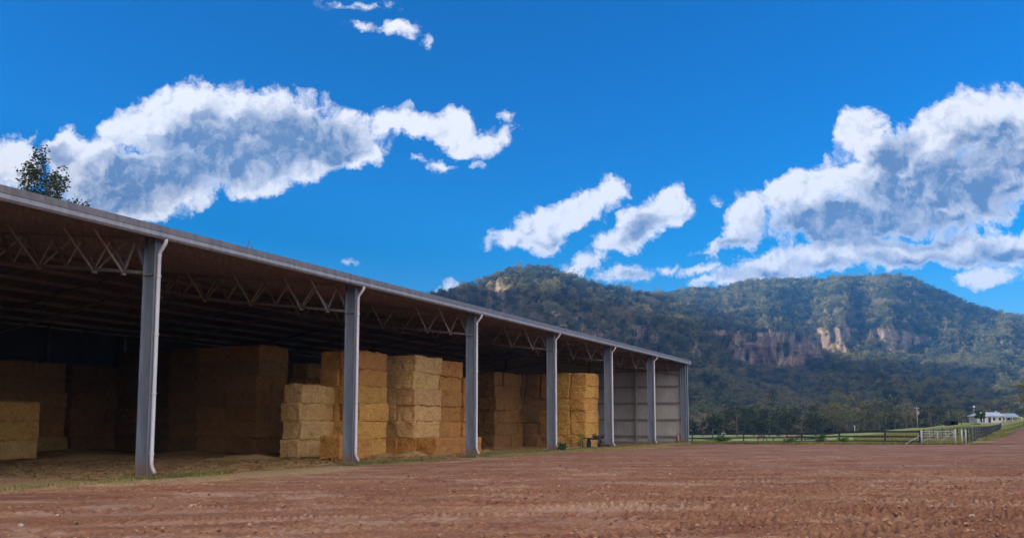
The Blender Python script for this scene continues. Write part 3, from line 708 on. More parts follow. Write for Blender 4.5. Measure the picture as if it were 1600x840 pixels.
# rafter trusses
NODE = [1.3+1.5*i for i in range(9)]
def truss():
    zt = lambda v_: zr(v_)-.265; zb = lambda v_: zt(v_)-1.1
    t = empty('rafter_truss', (0,0,0), 0, shed)
    m = MB(); m.bar((0, .26, zt(.26)), (0, RID, zt(RID)), .1, .1); m.bar((0, RID, zt(RID)), (0, VB-.3, zt(VB-.3)), .1, .1); m.build('top_chord', M_truss, t)
    m = MB(); m.bar((0, .26, zb(.26)), (0, RID, zb(RID)), .1, .1); m.bar((0, RID, zb(RID)), (0, VB-.3, zb(VB-.3)), .1, .1); m.build('bottom_chord', M_truss, t)
    pts = [.3]+NODE; 
    for i in range(len(pts)-1):
        a, b = pts[i], pts[i+1]; mid = (a+b)/2
        MB().bar((0, mid, zt(mid)-.05), (0, b, zb(b)+.05), .07, .07).build('web_member', M_truss, t)
        if i: MB().bar((0, a, zb(a)+.05), (0, mid, zt(mid)-.05), .07, .07).build('web_member', M_truss, t)
        else: MB().bar((0, .3, zb(.3)+.1), (0, mid, zt(mid)-.05), .07, .07).build('web_member', M_truss, t)
    for i, b in enumerate(NODE):
        for s in ((-1, 1) if i % 2 else ((-1,) if i == 0 else ())):
            z = zb(b)
            m = MB(); m.bar((s*1.15, b, zr(b)-.2), (s*.07, b, z-.02), .055, .055); m.box(s*.02-.06, s*.02+.06, b-.05, b+.05, z-.13, z-.052); m.build('fly_brace', M_brace, t)
    return t
c0 = I_column(); d0 = downpipe(); t0 = truss()
for i in range(-1, 7):
    if i == 0: continue
    uu = i*BAY if i < 6 else 60.45
    cs_ = clone(c0, shed); cs_.location.x = uu
    if i < 6: dp = clone(d0, shed); dp.location.x = uu
    tr = clone(t0, shed); tr.location.x = uu
# rear columns seen dimly at the back
for i in range(-1, 7): MB().box(i*BAY-.1, i*BAY+.1, VB-.55, VB-.22, 0, zr(VB)-.3).build('rear_column', M_truss, shed)
# diagonal roof ties
for i in (0, 2, 4):
    MB().tube([(i*BAY, 1, zr(1)-.4), ((i+1)*BAY, RID, zr(RID)-.4)], .02, 5).build('roof_tie', M_truss, shed)
    MB().tube([((i+1)*BAY, 1, zr(1)-.42), (i*BAY, RID, zr(RID)-.42)], .02, 5).build('roof_tie', M_truss, shed)

# ------------------------------------------------------------------ straw bales
BL, BW, BH = 2.46, 1.23, .9
def bale_mesh(seed, L_=BL+.04, W_=BW+.04, H_=BH+.05):
    rng = np.random.default_rng(seed); nx, ny, nz_ = 54, 27, 20
    V = []; F = []; n0 = 0
    def face(o, a, b, na, nb):
        nonlocal n0
        s, t = np.meshgrid(np.linspace(-1, 1, na+1), np.linspace(-1, 1, nb+1)); p = np.array(o)[None, None]+s[..., None]*np.array(a)+t[..., None]*np.array(b)
        V.append(p.reshape(-1, 3)); F.append(grid_quads(nb+1, na+1)+n0); n0 += p.shape[0]*p.shape[1]
    face((0,0,1),(1,0,0),(0,1,0),nx,ny); face((0,0,-1),(1,0,0),(0,-1,0),nx,ny)
    face((0,-1,0),(1,0,0),(0,0,1),nx,nz_); face((0,1,0),(-1,0,0),(0,0,1),nx,nz_)
    face((1,0,0),(0,1,0),(0,0,1),ny,nz_); face((-1,0,0),(0,-1,0),(0,0,1),ny,nz_)
    v = np.concatenate(V); q = np.concatenate(F)
    half = np.array([L_/2, W_/2, H_/2]); p = v*half; r = .10
    inner = np.clip(p, -(half-r), half-r); d = p-inner; ln = np.linalg.norm(d, axis=1)[:, None]; nrm = d/np.maximum(ln, 1e-6)
    p = inner+nrm*np.minimum(r, ln+0*ln) ; p = np.where(ln > 1e-6, inner+nrm*r, p)
    n = fbm(p[:, 0]*2.2+seed, p[:, 1]*2.2, p[:, 2]*2.2+seed, 2, seed)*.075 + fbm(p[:, 0]*9, p[:, 1]*9, p[:, 2]*16+seed, 3, seed+2, .7)*.045
    # the twine pulls shallow grooves across the length
    tw = sum(np.exp(-((p[:, 0]-x)/.03)**2) for x in np.linspace(-L_*.4, L_*.4, 6)); n = n-.018*tw-.01*np.exp(-((p[:, 2]-.02)/.05)**2)
    p = p+nrm*n[:, None]; p[:, 2] += H_/2
    V2 = [p]; Q2 = [q]
    # stray stalks
    m = 900; k = rng.integers(0, len(p), m); c = p[k]; nn = nrm[k]
    dr = nn*.35+rng.normal(size=(m, 3))*.6; dr[:, 2] -= .15; dr /= np.linalg.norm(dr, axis=1)[:, None]; ln = (.05+.11*rng.random(m))[:, None]
    sd_ = np.cross(dr, rng.normal(size=(m, 3))); sd_ /= np.linalg.norm(sd_, axis=1)[:, None]
    a = c-sd_*.006; b = c+sd_*.006; e = c+dr*ln+sd_*.003; f = c+dr*ln-sd_*.003
    V2.append(np.stack([a, b, e, f], 1).reshape(-1, 3)); Q2.append(np.arange(4*m).reshape(-1, 4)+len(p))
    o = np_mesh('straw_bale', np.concatenate(V2), np.concatenate(Q2), M_straw, True); return o
protos = [bale_mesh(s) for s in (1, 2, 3, 4, 5)]
bale_data = [o.data for o in protos]; used = [False]*5
PALE, GOLD, ORNG, BRWN, OLIV, DEEP_SHADE, DIM = (.94,.63,.29), (.88,.52,.16), (.76,.39,.13), (.58,.32,.13), (.70,.46,.19), (.30,.175,.085), (.36,.20,.085)  # the darkest hay tone has the shade of the shed's inside painted in
NBALE = 0
ORD = ['bottom', 'second', 'third', 'fourth', 'fifth', 'sixth', 'top']
def lay_word(k, n): return 'bottom' if k == 0 else ('top' if k == n-1 else ['', 'second-lowest', 'third-lowest', 'fourth-lowest', 'fifth-lowest', 'sixth-lowest'][k])
def bale(u, v, z, along, colr, label, group, jit=.09, scale=(1,1,1), tilt=0):
    global NBALE
    k = random.randrange(5)
    if not used[k]: o = protos[k]; used[k] = True
    else: o = protos[k].copy(); COL.objects.link(o)
    rz = SHED_RZ+(0 if along == 'u' else math.pi/2)+random.uniform(-.022, .022)+(math.pi if random.random() < .5 else 0)
    o.location = UVW(u+random.uniform(-jit, jit), v+random.uniform(-jit, jit), z+.01); o.rotation_euler = (random.uniform(-.012, .012), random.uniform(-.012, .012), rz)
    o.scale = tuple(s*random.uniform(.985, 1.012) for s in scale[:2])+(scale[2],)
    kk = random.uniform(.88, 1.08); c = [c_*kk*random.uniform(.97, 1.03) for c_ in colr]; o.color = (*c, 1)
    tag(o, label, 'straw bale', group); NBALE += 1; return o
def stack(desc, u0, v0, nu_, nv_, nz_, along, cols, group, keep=None, taper=0, names=None, wid=1., deep=None):
    """u0, v0: the stack's corner nearest the camera"""
    du_, dv_ = (BL*wid, BW) if along == 'u' else (BW*wid, BL)
    cw = names or {1: [''], 2: ['left', 'right'], 3: ['left', 'middle', 'right'], 4: ['leftmost', 'second', 'third', 'rightmost']}[nu_]
    dw = {1: [''], 2: ['front', 'rear'], 3: ['front', 'middle-depth', 'rear'], 4: ['front', 'second-deep', 'third-deep', 'rear'], 5: ['front', 'second-deep', 'third-deep', 'fourth-deep', 'rear']}[nv_]
    for kz in range(nz_):
        for a in range(nu_):
            for b in range(nv_):
                if keep and not keep(a, b, kz): continue
                col = cols[kz % len(cols)] if isinstance(cols, list) else cols
                if deep is not None and b > deep: col = DEEP_SHADE if b > deep+1 else tuple((p_+q_)/2 for p_, q_ in zip(BRWN, DEEP_SHADE))  # rear bales coloured darker to stand in for light falling off inside
                ws = ' '.join(x for x in (lay_word(kz, nz_), dw[b], cw[a]) if x)
                bale(u0+(a+.5)*du_-taper*kz, v0+(b+.5)*dv_+taper*kz*.5, kz*BH, along, col, '%s bale %s' % (ws, desc), group, scale=(wid if along == 'u' else 1, wid if along == 'v' else 1, 1))
stack('of the low golden stack at the left edge', 2.6, 16.8, 2, 1, 3, 'u', [OLIV, GOLD, GOLD], 'bales at the left edge')
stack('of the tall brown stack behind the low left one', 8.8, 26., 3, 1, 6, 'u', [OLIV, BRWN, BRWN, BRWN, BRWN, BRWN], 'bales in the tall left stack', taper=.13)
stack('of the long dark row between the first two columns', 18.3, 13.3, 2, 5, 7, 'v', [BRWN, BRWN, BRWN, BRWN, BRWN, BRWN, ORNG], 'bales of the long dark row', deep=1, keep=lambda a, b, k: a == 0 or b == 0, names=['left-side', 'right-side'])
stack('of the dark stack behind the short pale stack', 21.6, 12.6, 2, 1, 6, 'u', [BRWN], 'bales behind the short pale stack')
stack('of the short pale stack left of the second column', 13.75, 5.9, 1, 1, 4, 'u', [PALE, PALE, PALE, PALE], 'bales of the short pale stack', wid=1.02)
stack('of the orange stack right of the second column', 16.2, 4.3, 1, 2, 6, 'u', [GOLD, GOLD, GOLD, GOLD, ORNG, ORNG], 'bales right of the second column')
bale(14.15, 3.5, 0, 'u', ORNG, 'single straw bale lying on the floor behind the second column', None, scale=(1.,1.,1.2))
stack('of the tall pale stack above the two floor bales', 19.85, 3.3, 1, 2, 6, 'u', [ORNG, PALE, PALE, PALE, PALE, PALE], 'bales of the tall pale stack', wid=1.06)
bale(21.15, 2.66, 0, 'u', ORNG, 'left one of two orange floor bales before the tall pale stack', None)
bale(23.65, 2.62, 0, 'u', ORNG, 'right one of two orange floor bales, beside the third column', None)
stack('of the orange stack behind the third column', 23.3, 3.9, 1, 2, 6, 'u', [ORNG], 'bales behind the third column')
stack('of the five-high orange stack right of the third column', 25.85, 3.7, 1, 1, 5, 'v', [ORNG]*5, 'bales right of the third column')
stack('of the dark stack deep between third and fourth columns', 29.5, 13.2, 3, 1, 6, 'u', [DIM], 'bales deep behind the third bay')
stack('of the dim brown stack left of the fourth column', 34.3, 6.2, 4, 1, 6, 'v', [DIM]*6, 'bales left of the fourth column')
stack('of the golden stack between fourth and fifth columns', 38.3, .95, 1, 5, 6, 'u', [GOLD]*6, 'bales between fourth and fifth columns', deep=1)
stack('of the added dim far stack seen left of the short pale stack', 28.2, 21.5, 2, 1, 7, 'u', [DEEP_SHADE], 'bales of the added dim far stack')  # stack added to fill the gap, its dark colour standing in for shade
stack('of the added blackest stack at the back, left of the first column', 15.2, 25.6, 4, 1, 6, 'u', [DEEP_SHADE], 'bales of the added blackest back stack')  # stack added at the back, shade put into its dark hay colour
for i, o in enumerate(protos):
    if not used[i]: bpy.data.objects.remove(o)
print('bales', NBALE)

# loose straw heaped along the feet of the stacks
def mound(cx, cy, rx, ry, hh, seed):
    n = 40; t, r = np.meshgrid(np.linspace(0, 2*np.pi, 49)[:-1], np.linspace(0, 1, n)); x = r*np.cos(t)*rx; y = r*np.sin(t)*ry
    z = hh*(1-r**1.6)*(.6+.6*np.clip(fbm(x/.5+seed, y/.5, 0., 3, seed)+.5, 0, 1))+fbm(x/.09, y/.09, 0., 3, seed)*.02-.03*r
    a = math.pi/2-TH; X_, Y_, _ = UVW(cx, cy); return np.stack([X_+x*math.cos(a)-y*math.sin(a), Y_+x*math.sin(a)+y*math.cos(a), z], -1).reshape(-1, 3), grid_quads(n, 48, True)
vs_, qs_, n0 = [], [], 0
for k, (a, b, rx, ry, hh) in enumerate([(11.5,7.5,2.8,1.3,.26),(16.5,11,3,1.5,.24),(14.5,4.6,2.2,.7,.12),(18.9,2.9,1.7,.8,.3),(17.4,3.6,1.6,.6,.18),(23.5,1.7,2.2,.6,.14),(20.5,1.9,1.8,.6,.16),(9,15.4,4,1.4,.16),(26.5,2.8,1.6,.8,.18),(34,5.5,3,1,.14),(14,24,4,2,.2),(15,15,2.,3.6,.2),(12,20,3.5,2,.14)]):
    v_, q_ = mound(a, b, rx, ry, hh, k); vs_.append(v_); qs_.append(q_+n0); n0 += len(v_)
# stalks strewn over the shed floor
m = 26000; uu = RNG.random(m)*46-2; vv = RNG.random(m)**1.3*13-.2; X_ = X0+uu*du[0]+vv*dv[0]; Y_ = Y0+uu*du[1]+vv*dv[1]
an = RNG.random(m)*6.28; ln = .08+.14*RNG.random(m); c = np.stack([X_, Y_, np.full(m, .02)+.05*RNG.random(m)], -1); dr = np.stack([np.cos(an), np.sin(an), RNG.normal(size=m)*.22], -1)*ln[:, None]; sdv = np.stack([-np.sin(an), np.cos(an), an*0+.4], -1)*.009
v_ = np.stack([c-dr-sdv, c-dr+sdv, c+dr+sdv, c+dr-sdv], 1).reshape(-1, 3); vs_.append(v_); qs_.append(np.arange(4*m).reshape(-1, 4)+n0)
ls = np_mesh('loose_straw', np.concatenate(vs_), np.concatenate(qs_), M_loose, True)
tag(ls, 'loose straw scattered and heaped on the shed floor', 'straw', kind='stuff')

# concrete kerb along the slab edge in the fourth bay
k = MB(); k.box(0, 9.4, -.12, .12, -.1, .13); o = k.build('concrete_kerb', M_conc, None, loc=UVW(30.9, .9)); o.rotation_euler.z = SHED_RZ
tag(o, 'pale low concrete kerb at the floor edge between third and fourth columns', 'kerb')

# ------------------------------------------------------------------ farm implement by the golden stack
imp = empty('farm_implement', UVW(37.2, -.05), SHED_RZ); tag(imp, 'black wheeled towing implement with long drawbar before the golden stack', 'farm machine')
MB().bar((-1.9,0,.78), (.2,0,.72), .09, .09).build('drawbar', M_black, imp)
m = MB(); m.bar((.1,-.45,.7), (.1,.45,.7), .1, .12); m.bar((.1,0,.7), (1.4,0,.78), .12, .12); m.bar((1.35,-.3,.78), (1.35,.3,.78), .1, .16); m.bar((.3,0,.85), (1.0,0,.85), .3, .14); m.build('frame', M_black, imp)
def wheel(x, y, r, par):
    t = MB(); n = 20
    ring = [(x+math.cos(a)*r*.82, y, r+math.sin(a)*r*.82) for a in np.linspace(0, 2*math.pi, n+1)]
    t.tube(ring, r*.2, 8, False); w_ = t.build('tyre', M_black, par, True)
    h_ = MB(); h_.tube([(x, y-.06, r), (x, y+.06, r)], r*.3, 10)
    for a in np.linspace(0, 2*math.pi, 6)[:-1]: h_.bar((x, y, r), (x+math.cos(a)*r*.7, y, r+math.sin(a)*r*.7), .05, .05)
    h_.build('hub', M_black, w_)
wheel(.25, -.42, .34, imp); wheel(.25, .42, .34, imp)
MB().tube([(-.05,0,.86), (.1,0,1.02), (.5,0,1.02), (.62,0,.9)], .035, 6).build('guard_rail', M_black, imp)
MB().bar((-1.85,0,.78), (-1.85,0,.05), .06, .06).build('jack_stand', M_black, imp)
MB().tube([(-.9,.1,.12), (-.3,.0,.1), (.1,.1,.1)], .06, 6).build('lower_link', M_black, imp)
# crumpled black sheeting
th, ph = np.meshgrid(np.linspace(0, 2*np.pi, 37)[:-1], np.linspace(0, 1, 18)); rr_ = ph
x = np.cos(th)*rr_*1.15; y = np.sin(th)*rr_*.5; z = .34*(1-rr_**1.5)*(.5+1.1*np.abs(fbm(x*2.4, y*3.2, 0., 3, 71)))+.015
o = np_mesh('black_sheeting', np.stack([x, y, z], -1).reshape(-1, 3), grid_quads(18, 36, True), M_black, False)
o.location = UVW(39.6, -.1); o.rotation_euler.z = SHED_RZ; tag(o, 'crumpled black plastic sheeting on the ground left of the fifth column', 'tarp')
# red drum / extinguisher by the end column
fx = empty('fire_extinguisher', UVW(60.1, .5), 0); tag(fx, 'faded red fire extinguisher at the foot of the end column', 'fire extinguisher')
MB().tube([(0,0,0),(0,0,.02),(0,0,.62),(0,0,.74),(0,0,.8)], [.12,.14,.14,.09,.04], 14).build('cylinder', M_red, fx, True)
m = MB(); m.bar((0,0,.8), (.12,-.05,.9), .03, .05); m.tube([(0,0,.82),(.12,0,.78),(.16,0,.5),(.15,0,.3)], .015, 6); m.build('hose_and_handle', M_black, fx)
# twig caught on the roof edge
tw = MB(); tw.tube([(0,0,0),(.02,.0,.09),(.06,0,.18),(.05,0,.27),(.11,.0,.36)], [.012,.014,.018,.013,.005], 6); tw.tube([(.05,0,.16),(.0,0,.22)], [.008,.003], 5); tw.tube([(.17,0,-.02),(.2,0,.05),(.26,0,.07)], [.012,.016,.006], 5)
o = tw.build('dry_twig', M_bark, None, True, UVW(3.55, -.5, 7.88)); tag(o, 'small bent dry twig sticking up from the roof edge', 'twig')

# ------------------------------------------------------------------ fences
def lerp_path(pts, step):
    out = []; 
    for a, b in zip(pts, pts[1:]):
        n = max(1, int(round(math.hypot(b[0]-a[0], b[1]-a[1])/step)))
        out += [(a[0]+(b[0]-a[0])*k/n, a[1]+(b[1]-a[1])*k/n) for k in range(n)]
    return out+[pts[-1]]
def fence(name, pts, step, hts, label, pw=.13, rh=.1, post_h=1.25, mt=M_darkwood):
    P_ = lerp_path(pts, step); root = empty(name, (P_[0][0], P_[0][1], gh(*P_[0])))
    ox, oy, oz = root.location
    for (x, y) in P_:
        z = gh(x, y); MB().box(x-ox-pw/2, x-ox+pw/2, y-oy-pw/2, y-oy+pw/2, z-oz-.3, z-oz+post_h+random.uniform(-.02,.03)).build('post', mt, root)
    for hh in hts:
        r = MB()
        for (a, b) in zip(P_, P_[1:]): r.bar((a[0]-ox, a[1]-oy-.08, gh(*a)-oz+hh), (b[0]-ox, b[1]-oy-.08, gh(*b)-oz+hh), .04, rh)
        r.build('rail', mt, root)
    tag(root, label, 'fence'); return root
def on2(px, Z): return ((px-800)*Z/1300., Z)
fence('rail_fence', [on2(1434,73.5), on2(1380,76), on2(1250,92), on2(1080,104), on2(980,108)], 8.2, (1.12, .68, .24), 'black post and rail fence running left behind the yard to the shed', .13, .15)
fence('stockyard_fence', [on2(1508,73.8), on2(1519,84), on2(1531,100), on2(1542,125), on2(1549,160), on2(1561,215)], 5.2, (1.3, .95, .6, .25), 'close-spaced black stock fence curving up the grassy rise', .09, .08, 1.42)
fence('paddock_fence', [on2(1440,92), on2(1482,105), on2(1520,125), on2(1545,158)], 6.5, (1.25, .85, .45), 'thin black paddock fence on the slope behind the gate', .08, .06, 1.35)
# gate between the two fences
gx, gy = on2(1436, 73.2); hx_, hy_ = on2(1487, 73.4)
gt = empty('farm_gate', (gx, gy, gh(gx, gy))); tag(gt, 'wide galvanised double gate with silver posts between the two black fences', 'gate')
GW = hx_-gx
m = MB(); m.tube([(0,0,-.3),(0,0,1.28)], .06, 10); m.build('gate_post', M_gate, gt, True)
m = MB(); m.tube([(GW,0,-.3),(GW,0,1.34)], .07, 10); m.build('gate_post', M_gate, gt, True)
for x0_, x1_ in ((.08, GW*.47), (GW*.49, GW-.12)):
    m = MB()
    for z in (.14, .42, .70, .94, 1.16): m.tube([(x0_,0,z),(x1_,0,z)], .022 if z not in (.14,1.16) else .032, 6)
    for x_ in (x0_, (x0_+x1_)/2, x1_): m.tube([(x_,0,.14),(x_,0,1.16)], .028, 6)
    m.tube([(x0_,0,.14),(x1_,0,1.16)], .018, 6)
    m.build('gate_leaf', M_gate, gt, True)
MB().tube([(0,-.02,.85),(-1.4,.0,.05)], .03, 6).build('stay', M_gate, gt)
for q_ in (.62, .98):
    px_ = GW+q_; MB().tube([(px_,.1,-.3),(px_,.1,1.3)], .06, 10).build('strainer_post', M_gate, gt, True)
# small pipe arch (water trough stand) on the left part of the fence
x, y, z = on(1126, 96); m = MB(); m.tube([(0,0,0),(0,0,1.1),(.08,0,1.2),(.3,0,1.22),(.42,0,1.15),(.45,0,.95)], .05, 8)
o = m.build('pipe_standpipe', M_gate, None, True, (x, y, z)); tag(o, 'pale bent standpipe beside the fence near the shed corner', 'standpipe')
x, y, z = on(1333, 210); m = MB(); m.tube([(0,0,-.2),(0,0,2.9)], .11, 8); m.bar((-.35,0,2.85),(.35,0,2.85), .1,.1)
o = m.build('field_post', M_gate, None, True, (x, y, z)); tag(o, 'thin pale field post with short crossbar before the grey-green trees', 'post')
# power pole
pp = empty('power_pole', on(1431, 305)); tag(pp, 'tall pale timber power pole with transformer box on the grassy slope', 'power pole')
MB().tube([(0,0,-.3),(0,0,7.9)], [.19,.12], 8).build('pole', mat('weathered_pole', f_metal((.20,.18,.165),(.30,.27,.25)), rough=.9), pp, True)
MB().bar((-.9,0,7.2),(.9,0,7.2), .14,.14).build('crossarm', M_conc, pp)
MB().tube([(.4,0,4.9),(.4,0,5.9)], .28, 10).build('transformer', M_gate, pp, True)
for x_ in (-.8, 0, .8): MB().tube([(x_,0,7.25),(x_,0,7.5)], .06, 6).build('insulator', M_pipe, pp)

# ------------------------------------------------------------------ farmhouse and outbuilding
M_cream = mat('cream_weatherboard', f_metal((.36,.34,.32), (.46,.44,.41)), rough=.8)
M_tin = mat('pale_tin_roof', f_metal((.34,.39,.47), (.44,.50,.58)), rough=.5)
M_tin2 = mat('blue_grey_tin_roof', f_metal((.24,.30,.40), (.33,.39,.49)), rough=.5)
M_glass = mat('dark_window_glass', None, (.02,.025,.035), .15)
M_white = mat('white_trim', f_metal((.65,.65,.66),(.78,.78,.78)), rough=.6)
hxy = on2(1553, 262); hz = gh(*hxy)
hs = empty('farmhouse', (hxy[0], hxy[1], hz-.1), R(-6)); hs.scale = (.84, .84, .88); tag(hs, 'low cream farmhouse with pale tin roofs on the grassy rise', 'house')
def gable(m, x0, x1, y0, y1, z0, z1, over=.5, th=.1):
    ym = (y0+y1)/2
    v_ = [(x0-over,y0-over,z0),(x1+over,y0-over,z0),(x1+over*.4,ym,z1),(x0+over*3,ym,z1),(x0-over,y1+over,z0),(x1+over,y1+over,z0)]
    v2 = [(a, b, c-th) for a, b, c in v_]
    return m.add(v_+v2, [(0,1,2,3),(3,2,5,4),(0,3,4),(7,6,9,8),(8,9,10,11),(9,6,10)][:2]+[(0,3,4),(1,5,2),(0,6,7,1),(1,7,11,5),(5,11,10,4),(4,10,6,0),(6,10,11,7)])
def hbox(nm, a, mt, par=None): o = MB().box(*a).build(nm, mt, par or hs); return o
hbox('wall', (-6.6, 2.6, 0, 7, 0, 2.45), M_cream); rf = gable(MB(), -6.6, 2.6, 0, 7, 2.5, 3.9).build('roof', M_tin, hs)
hbox('chimney', (1.2, 1.9, 3, 3.7, 3.2, 4.3), M_tin2, rf)
hbox('wall', (2.62, 8.3, 1.2, 6.4, 0.35, 2.5), M_cream); gable(MB(), 2.8, 8.3, 1.2, 6.4, 2.4, 3.5).build('roof', M_tin2, hs)
hbox('porch_floor', (-6.6, 2.6, -1.4, -.02, -.3, .12), M_conc); 
for x_ in (-6.4, -4.1): hbox('porch_post', (x_-.06, x_+.06, -1.3, -1.18, .12, 2.4), M_white)
for x0_, x1_ in ((-5.5, -4.7), (-4.5, -3.9), (-1.0, .0), (1.0, 1.9)):
    f_ = hbox('window', (x0_-.08, x1_+.08, -.05, -.003, .82 if x0_ > -3 else .25, 2.1), M_white); hbox('pane', (x0_, x1_, -.065, -.052, .9 if x0_ > -3 else .3, 2.02), M_glass, f_)
f_ = hbox('door', (-2.6, -1.7, -.05, -.003, .12, 2.1), M_glass)
for x_ in (3.6, 5.2, 6.8): f_ = hbox('window', (x_-.5, x_+.5, 1.14, 1.197, 1.1, 2.1), M_white); hbox('pane', (x_-.42, x_+.42, 1.12, 1.137, 1.18, 2.02), M_glass, f_)
hbox('carport_roof', (2.7, 8.9, -1.2, 1.1, 2.05, 2.15), M_white)
for x_ in (2.9, 5.6, 8.7): hbox('carport_post', (x_-.07, x_+.07, -1.1, -.96, -.2, 2.05), M_white)
# water tank / farm light by the house
x, y, z = on(1520, 258); o = MB().tube([(0,0,0),(0,0,5.4)], .07, 6).build('light_mast', M_gate, None, True, (x, y, z)); tag(o, 'thin mast with round white head left of the farmhouse tree', 'light pole')
MB().tube([(0,0,5.2),(0,0,5.35),(0,0,5.6),(0,0,5.8)], [.1,.3,.3,.1], 12).build('lamp_head', M_white, o, True)
x, y, z = on(1486, 268); sh = empty('field_shelter', (x, y, z-.1), R(8)); tag(sh, 'small dark open-sided animal shelter on the slope', 'shelter')
MB().box(-2.2, 2.2, -1.4, 1.4, 1.35, 1.47).build('roof', M_darkwood, sh)
m = MB(); m.box(-2.1, 1.0, 1.2, 1.3, 0, 1.35); m.box(-2.1, -2.0, -1.3, 1.2, 0, 1.35); m.box(.9, 1.0, -1.2, 1.2, 0, 1.35); m.build('wall', M_darkwood, sh)
for x_ in (-2.1, 0, 2.1): MB().box(x_-.07, x_+.07, -1.35, -1.23, 0, 1.35).build('post', M_darkwood, sh)
tree('garden_tree', 5.0, 3.2, 91, M_green, 2600, .18, .3, .1, 'oval', 'round dark green tree in front of the farmhouse', None, on(1528, 252), nl=8)
tree('conifer', 5.0, 2.8, 92, M_green, 1000, .14, .05, .09, 'cone', 'small pointed green tree behind the dark animal shelter', None, on(1487, 276), nl=10)
tree('roadside_tree', 15, 9, 93, M_gum, 2600, .26, .2, .25, 'gum', 'olive and russet gum tree cut by the right edge of the picture', None, on(1607, 300), nl=9)

# ------------------------------------------------------------------ horses
def f_coat(q, b):
    tc = q.n('ShaderNodeTexCoord').outputs['Object']; oi = q.n('ShaderNodeObjectInfo').outputs['Color']; n = q.noise(tc, 2., 4).outputs[0]
    q.l.new(q.mix(q.ss(n, .35, .7), oi, q.mix(1., oi, (.7,.7,.7), 'MULTIPLY')), b.inputs['Base Color'])
M_coat = mat('horse_coat', f_coat, rough=.6)
def horse(loc, rz, col, label, scale=1., graze=True):
    J = {'r': (-.62,0,1.18,.25), 'b': (-.15,0,1.14,.27), 'c': (.38,0,1.16,.27), 'w': (.62,0,1.28,.19)}
    hd = [(.9,0,1.12,.13),(1.15,0,.72,.10),(1.28,0,.42,.10),(1.36,0,.22,.075),(1.40,0,.08,.055)] if graze else [(.86,0,1.52,.14),(1.05,0,1.78,.11),(1.24,0,1.72,.10),(1.42,0,1.58,.075),(1.50,0,1.50,.055)]
    vs_ = [J['b'], J['r'], J['c'], J['w']]+hd; es = [(0,1),(0,2),(2,3),(3,4),(4,5),(5,6),(6,7),(7,8)]
    def chain(start, pts):
        prev = start
        for p in pts: vs_.append(p); es.append((prev, len(vs_)-1)); prev = len(vs_)-1
    for s in (-1, 1):
        sw = .07*s
        chain(1, [(-.58,.15*s,.98,.17),(-.46,.15*s,.74,.10),(-.70+sw,.14*s,.50,.060),(-.64+sw,.14*s,.14,.042),(-.60+sw,.14*s,.03,.055)])
        chain(2, [(.48,.14*s,.92,.13),(.50+sw,.13*s,.70,.075),(.50-sw,.13*s,.46,.055),(.50-sw,.13*s,.14,.040),(.54-sw,.13*s,.03,.055)])
    chain(1, [(-.84,0,1.16,.06),(-.93,0,.9,.05),(-.93,0,.55,.035)])
    me = bpy.data.meshes.new('horse'); me.from_pydata([v_[:3] for v_ in vs_], es, []); o = bpy.data.objects.new('horse', me); COL.objects.link(o)
    md = o.modifiers.new('skin', 'SKIN'); sk = me.skin_vertices[0].data
    for i, v_ in enumerate(vs_): sk[i].radius = (v_[3], v_[3]); sk[i].use_root = (i == 0)
    sb = o.modifiers.new('sub', 'SUBSURF'); sb.levels = sb.render_levels = 1
    dg = bpy.context.evaluated_depsgraph_get(); me2 = bpy.data.meshes.new_from_object(o.evaluated_get(dg)); o.modifiers.clear(); o.data = me2
    me2.materials.clear(); me2.materials.append(M_coat); me2.polygons.foreach_set('use_smooth', [True]*len(me2.polygons))
    h0 = hd[1]; h1 = hd[0]
    e = MB(); 
    for s in (-1, 1): e.tube([(h0[0]-.02,.06*s,h0[2]+.05),(h0[0]-.06,.08*s,h0[2]+.2)], [.04,.008], 5)
    e.build('ears', M_coat, o).color = col
    mn = MB(); mn.bar((.6,0,1.42),(h1[0]-.03,0,h1[2]+.13), .05,.16); mn.bar((h1[0]-.03,0,h1[2]+.13),(h0[0]-.04,0,h0[2]+.11), .05,.12); mn.build('mane', M_black, o)
    o.location = loc; o.rotation_euler.z = rz; o.scale = (scale,)*3; o.color = col; tag(o, label, 'horse', 'horses grazing behind the fence'); return o
horse(on(1187, 172), R(8), (.10,.035,.022,1), 'dark bay horse grazing behind the fence, nearest the shed')
horse(on(1206, 185), R(75), (.15,.06,.03,1), 'small brown foal standing right of the dark bay horse', .62, False)
horse(on(1232, 170), R(190), (.21,.07,.03,1), 'bright chestnut horse grazing behind the fence', 1.)
horse(on(1246, 174), R(-12), (.06,.022,.018,1), 'darkest brown horse standing close right of the chestnut one', 1.)

# ponds in the low paddock
M_water = mat('water', lambda q, b: bump(q, b, q.noise(q.n('ShaderNodeTexCoord').outputs['Object'], 1.5, 3).outputs[0], .15, .02), (.10,.12,.13), .08)
def pond(px, Z, rx, ry):
    x, y, z = on(px, Z); t, r = np.meshgrid(np.linspace(0, 2*np.pi, 49)[:-1], np.linspace(0, 1, 5)); f = 1+.18*np.sin(3*t+px)
    o = np_mesh('pond', np.stack([x+r*f*rx*np.cos(t), y+r*f*ry*np.sin(t), 0*t+z+.22], -1).reshape(-1, 3), grid_quads(5, 48, True)[:, ::-1], M_water); tag(o, kind='structure')
pond(1112, 235, 6, 9); pond(1268, 240, 5, 8)

